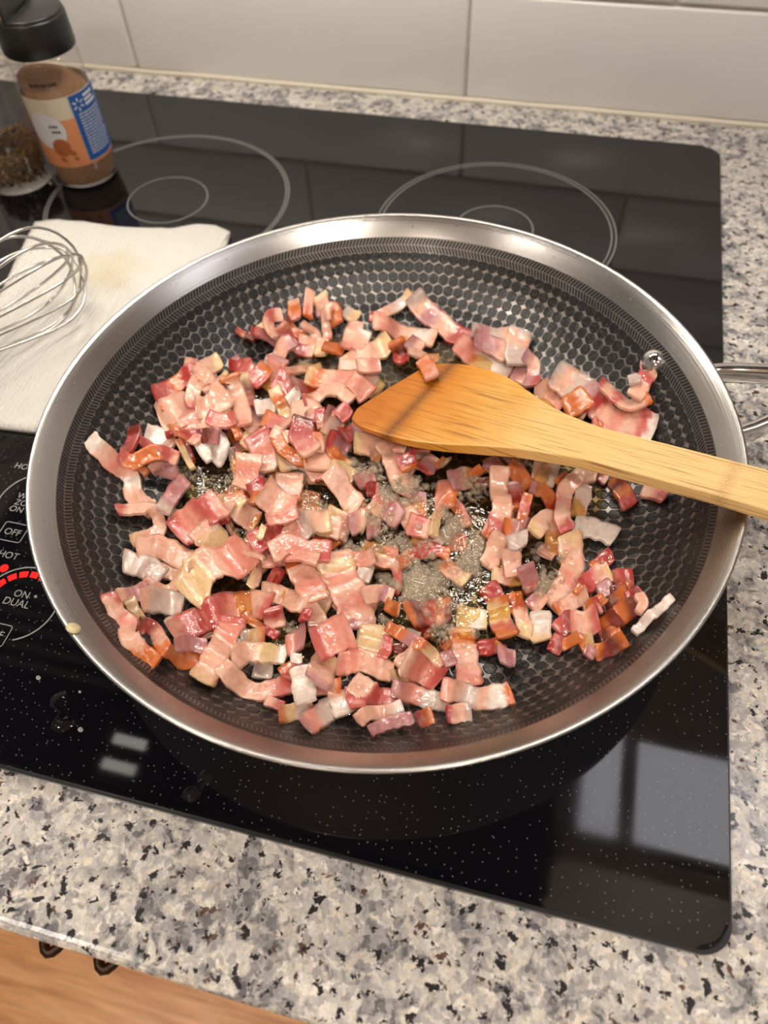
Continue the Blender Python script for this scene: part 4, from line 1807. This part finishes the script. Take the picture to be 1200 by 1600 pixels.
            cc = cc.lerp(COLS['m'], max(0, st - 0.12) * 0.55).lerp(COLS['w'], max(0, -st - 0.12) * 0.50)
            colr.append(cc)
        V += topr + botr
    W = 2 * (M_ + 1)
    for i in range(n):
        a, b = i * W, (i + 1) * W
        for j in range(M_):
            Fc.append((a + j, a + j + 1, b + j + 1, b + j))
            Fc.append((a + M_ + 1 + j, b + M_ + 1 + j, b + M_ + 2 + j, a + M_ + 2 + j))
        Fc.append((a, b, b + M_ + 1, a + M_ + 1))
        Fc.append((a + M_, a + 2 * M_ + 1, b + 2 * M_ + 1, b + M_))
    Fc.append(tuple(range(0, M_ + 1)) + tuple(reversed(range(M_ + 1, W))))
    e = n * W
    Fc.append(tuple(reversed(range(e, e + M_ + 1))) + tuple(range(e + M_ + 1, e + W)))
    vc = []
    for i in range(n + 1):
        row = colr[i * (M_ + 1):(i + 1) * (M_ + 1)]
        vc += row + row
    # leave its height in the pile
    if on is None:
        for i in range(n):
            for s in range(3):
                for j in range(M_):
                    q = V[i * W + j].lerp(V[(i + 1) * W + j + 1], (s + 0.5) / 3)
                    ii, jj = int((q.x - HX0) / HS + 0.5), int((q.y - HY0) / HS + 0.5)
                    for di in (0, 1):
                        for dj in (0, 1):
                            if 0 <= ii + di < HN and 0 <= jj + dj < HN:
                                key = (jj + dj) * HN + ii + di
                                if HF[key] < q.z:
                                    HF[key] = q.z
    base = sum(V, Vector()) / len(V)
    base.z = min(v.z for v in V)
    me = bpy.data.meshes.new('bacon_piece')
    me.from_pydata([v - base for v in V], [], Fc)
    me.materials.append(M['bacon'])
    nq = 2 * M_ + 2
    me.polygons.foreach_set('use_smooth', [(i % nq) < 2 * M_ and i < n * nq for i in range(len(me.polygons))])
    ca = me.color_attributes.new('Col', 'FLOAT_COLOR', 'POINT')
    buf = []
    for c in vc:
        buf += [c.x, c.y, c.z, 1.0]
    ca.data.foreach_set('color', buf)
    me.update()
    return link('bacon_piece', me, None, base)


LOOK = {'w': 'white', 'g': 'grey', 'y': 'golden', 'k': 'pale', 'p': 'pink', 'm': 'rosy', 'r': 'red', 'v': 'mauve', 'o': 'browned', 'b': 'charred'}


def where(x, y):
    """what a piece lies beside, by things one can find in the pan"""
    if y < 560 and x < 570:
        return 'in the browned heap by the wall-side rim'
    if x > 690 and y < 690:
        return 'between spatula and rivet'
    if x > 850 and y > 860:
        return 'in the dark crisp cluster'
    if x < 300 and y > 850:
        return 'beside the dual burner control'
    if x < 400 and y < 860:
        return 'on the paper towel side'
    if y > 960:
        return 'on the counter-edge side'
    if x > 740:
        return 'below the spatula handle'
    if 490 < x <= 740 and y > 690:
        return 'in foam below the spatula blade'
    if x >= 400 and y <= 690:
        return 'around the spatula tip'
    return 'beside the deep red slice'


def size_word(l, w):
    if l > 75:
        return 'long'
    if l > 38:
        return 'medium'
    return 'small'


rows = [r for r in PIECES.strip().split('\n') if r]
SPEC = []
for r in rows:
    f = r.split('|')
    pix = [tuple(float(v) for v in p.split(',')) for p in f[0].split()]
    SPEC.append((pix, float(f[1]), f[2], float(f[3]) if len(f) > 3 and f[3] else 0.0, f[4] if len(f) > 4 else None))
# small scraps half sunk in the fat under the others
rnd = random.Random(21)
SCR = []
for i in range(34):
    while True:
        x, y = (rnd.uniform(290, 520), rnd.uniform(640, 880)) if i % 2 else (rnd.uniform(470, 800), rnd.uniform(690, 1000))
        if ((x - 560) / 330) ** 2 + ((y - 830) / 270) ** 2 < 1 and not (570 < y < 700 and x > 540) and not (600 < x < 720 and 870 < y < 950):
            break
    a = rnd.uniform(0, pi)
    l = rnd.uniform(17, 30)
    SCR.append(([(x - l * cos(a), y - l * sin(a)), (x + l * cos(a), y + l * sin(a))], rnd.uniform(26, 42), rnd.choice(('kk', 'kp', 'vk', 'gk', 'pm', 'yk', 'vp')), 0.0, None))
for idx, (pix, w, cols, roll, lab) in enumerate(SCR + SPEC):
    o = bacon_piece(pix, w, cols, roll, idx + 1)
    cx = sum(p[0] for p in pix) / len(pix)
    cy = sum(p[1] for p in pix) / len(pix)
    l = sum(hypot(b[0] - a[0], b[1] - a[1]) for a, b in zip(pix, pix[1:]))
    if idx < len(SCR):
        two = LOOK[cols[0]] if cols[0] == cols[-1] else LOOK[cols[0]] + ' to ' + LOOK[cols[-1]]
        lab = f'{size_word(l + 8, w)} {two} bacon scrap sunk {where(cx, cy)}'
        tag(o, lab, 'bacon', 'scraps of bacon in the fat')
    elif lab:
        if 'bacon' not in lab and 'fat' not in lab:
            lab += ' of bacon'
        tag(o, lab, 'bacon', 'bacon pieces in the pan')
    else:
        c1, c2 = LOOK[cols[0]], LOOK[cols[-1]]
        desc = c1 if c1 == c2 else c1 + ' and ' + c2
        cm = LOOK[cols[len(cols) // 2]]
        if len(cols) > 2 and cm not in (c1, c2):
            desc = f'{c1}, {cm} and {c2}' if c1 != c2 else f'{c1} and {cm}'
        straight = hypot(pix[-1][0] - pix[0][0], pix[-1][1] - pix[0][1])
        shape = 'curled' if straight < 0.88 * l else 'tilted' if roll else 'narrow' if w < 16 else 'broad' if w > 32 else ''
        tag(o, ' '.join(f'{size_word(l, w)} {shape} {desc} bacon piece {where(cx, cy)}'.split()), 'bacon', 'bacon pieces in the pan')
# one scrap lies on top of the spatula blade
o = bacon_piece([(661, 566), (667, 576), (675, 592)], 21, 'oop', 0, 999, on=lambda x, y: s0.z - ((x - s0.x) * sn.x + (y - s0.y) * sn.y) / sn.z)
tag(o, 'small orange bacon scrap lying on top of the spatula blade', 'bacon', 'bacon pieces in the pan')

# ================================================================== fat in the pan
OIL_Z = 0.0104
V, Fc = [], []
NA, NR = 96, 26
for i in range(NR + 1):
    for k in range(NA):
        a = 2 * pi * k / NA
        R_ = 0.1085 + 0.006 * noise.noise((cos(a) * 1.6, sin(a) * 1.6, 2.0)) + 0.0022 * noise.noise((cos(a) * 7, sin(a) * 7, 5.0))
        r = R_ * i / NR
        x, y = PC.x + 0.004 * 0 + r * cos(a), PC.y + r * sin(a)
        edge_ = max(0.0, 1 - ((1 - i / NR) / 0.10)) if i / NR > 0.9 else 0.0
        z = OIL_Z + 0.0003 * noise.noise((x * 90, y * 90, 0)) * (1 - edge_)
        z = z + (pan_h(r) + 0.00008 - z) * edge_ ** 1.5
        V.append((x, y, max(z, pan_h(r) + 0.00006)))
for i in range(NR):
    for k in range(NA):
        k2 = (k + 1) % NA
        if i == 0:
            Fc.append((k, NA + k, NA + k2))
        else:
            Fc.append((i * NA + k, (i + 1) * NA + k, (i + 1) * NA + k2, i * NA + k2))
oil = mesh_obj('melted_fat', V, Fc, M['oil'], origin=(PC.x, PC.y, 0.006))
tag(oil, 'shallow pool of clear golden bacon fat bubbling in the pan', 'cooking fat')
oil['kind'] = 'stuff'

# bubbles of the boiling fat: clusters (pixel, spread, count, largest radius in mm)
FOAM = ((440, 752, 34, 120, 1.0), (352, 752, 30, 70, 0.9), (300, 745, 16, 24, 1.0), (505, 805, 32, 130, 1.2), (560, 735, 24, 70, 1.3), (620, 778, 32, 120, 1.9),
        (590, 825, 44, 160, 1.4), (650, 838, 34, 120, 1.8), (690, 846, 26, 70, 2.0), (645, 918, 34, 170, 2.4), (665, 900, 40, 170, 1.6), (610, 905, 22, 60, 1.8), (735, 880, 26, 90, 1.8),
        (735, 765, 30, 90, 1.5), (700, 820, 20, 40, 2.2), (752, 848, 20, 50, 1.9), (850, 912, 24, 70, 1.5), (843, 858, 14, 24, 2.0), (800, 880, 30, 50, 1.3), (530, 850, 30, 90, 1.5), (470, 568, 12, 18, 1.5),
        (600, 735, 24, 60, 1.6), (650, 760, 24, 60, 1.5), (545, 700, 24, 40, 1.3), (385, 905, 10, 10, 2.2), (455, 980, 14, 24, 1.2), (690, 985, 20, 40, 1.4), (690, 960, 34, 40, 1.2),
        (720, 1030, 24, 30, 1.3), (845, 960, 16, 30, 1.2), (275, 800, 16, 30, 1.2), (390, 835, 14, 20, 1.6), (460, 760, 40, 90, 0.8), (560, 860, 50, 120, 1.1), (600, 970, 16, 20, 1.5),
        (480, 720, 30, 40, 0.9), (690, 575, 20, 24, 1.2), (840, 615, 14, 14, 1.1), (930, 790, 30, 40, 0.7), (880, 870, 10, 14, 1.2), (420, 555, 16, 20, 1.1), (495, 590, 12, 14, 1.2))
rnd = random.Random(77)
V, Fc = [], []
uV, uF = lathe([(1.0, -0.25), (0.98, 0.1), (0.8, 0.55), (0.45, 0.86), (0.0, 1.0)], 10, (0, 0, 0))
for px, py, sp_, cnt, rmax in FOAM:
    for i in range(int(cnt * 2.6)):
        x, y = px + rnd.gauss(0, sp_ * 0.55), py + rnd.gauss(0, sp_ * 0.42)
        r = 0.00125 * rmax * (0.22 + 0.78 * rnd.random() ** 3.2)
        p = at_z(x, y, OIL_Z)
        h = hf(p.x, p.y)
        if hypot(p.x - PC.x, p.y - PC.y) > 0.104:
            continue
        if h > OIL_Z + (0.005 if 490 < x < 740 and 700 < y < 890 else 0.0022):
            continue
        z = max(OIL_Z, h)
        o_ = len(V)
        V += [(p.x + v[0] * r, p.y + v[1] * r, z + v[2] * r * 0.85) for v in uV]
        Fc += [tuple(q + o_ for q in t) for t in uF]
for x, y, r in ((655, 946, 3.6), (690, 945, 3.0), (708, 948, 2.6), (637, 925, 2.8), (630, 905, 2.2), (668, 962, 2.2), (745, 866, 3.0), (682, 856, 2.4), (590, 862, 3.2), (548, 868, 2.4), (612, 790, 3.2),
                (616, 810, 2.6), (700, 842, 2.6), (843, 858, 2.8), (838, 872, 2.0), (848, 915, 2.2), (718, 920, 2.2), (640, 778, 2.4), (655, 765, 1.8), (386, 905, 2.4), (398, 884, 1.8), (615, 826, 2.2), (742, 990, 2.4)):
    p = at_z(x, y, OIL_Z)
    r *= 0.001
    z = max(OIL_Z, min(OIL_Z + 0.002, hf(p.x, p.y)))
    o_ = len(V)
    V += [(p.x + v[0] * r, p.y + v[1] * r, z + v[2] * r * 0.7) for v in uV]
    Fc += [tuple(q + o_ for q in t) for t in uF]
bb = mesh_obj('fat_bubbles', V, Fc, M['bubble'], origin=(PC.x, PC.y, OIL_Z))
tag(bb, 'foam of small clear bubbles on the hot bacon fat', 'bubbles')
bb['kind'] = 'stuff'
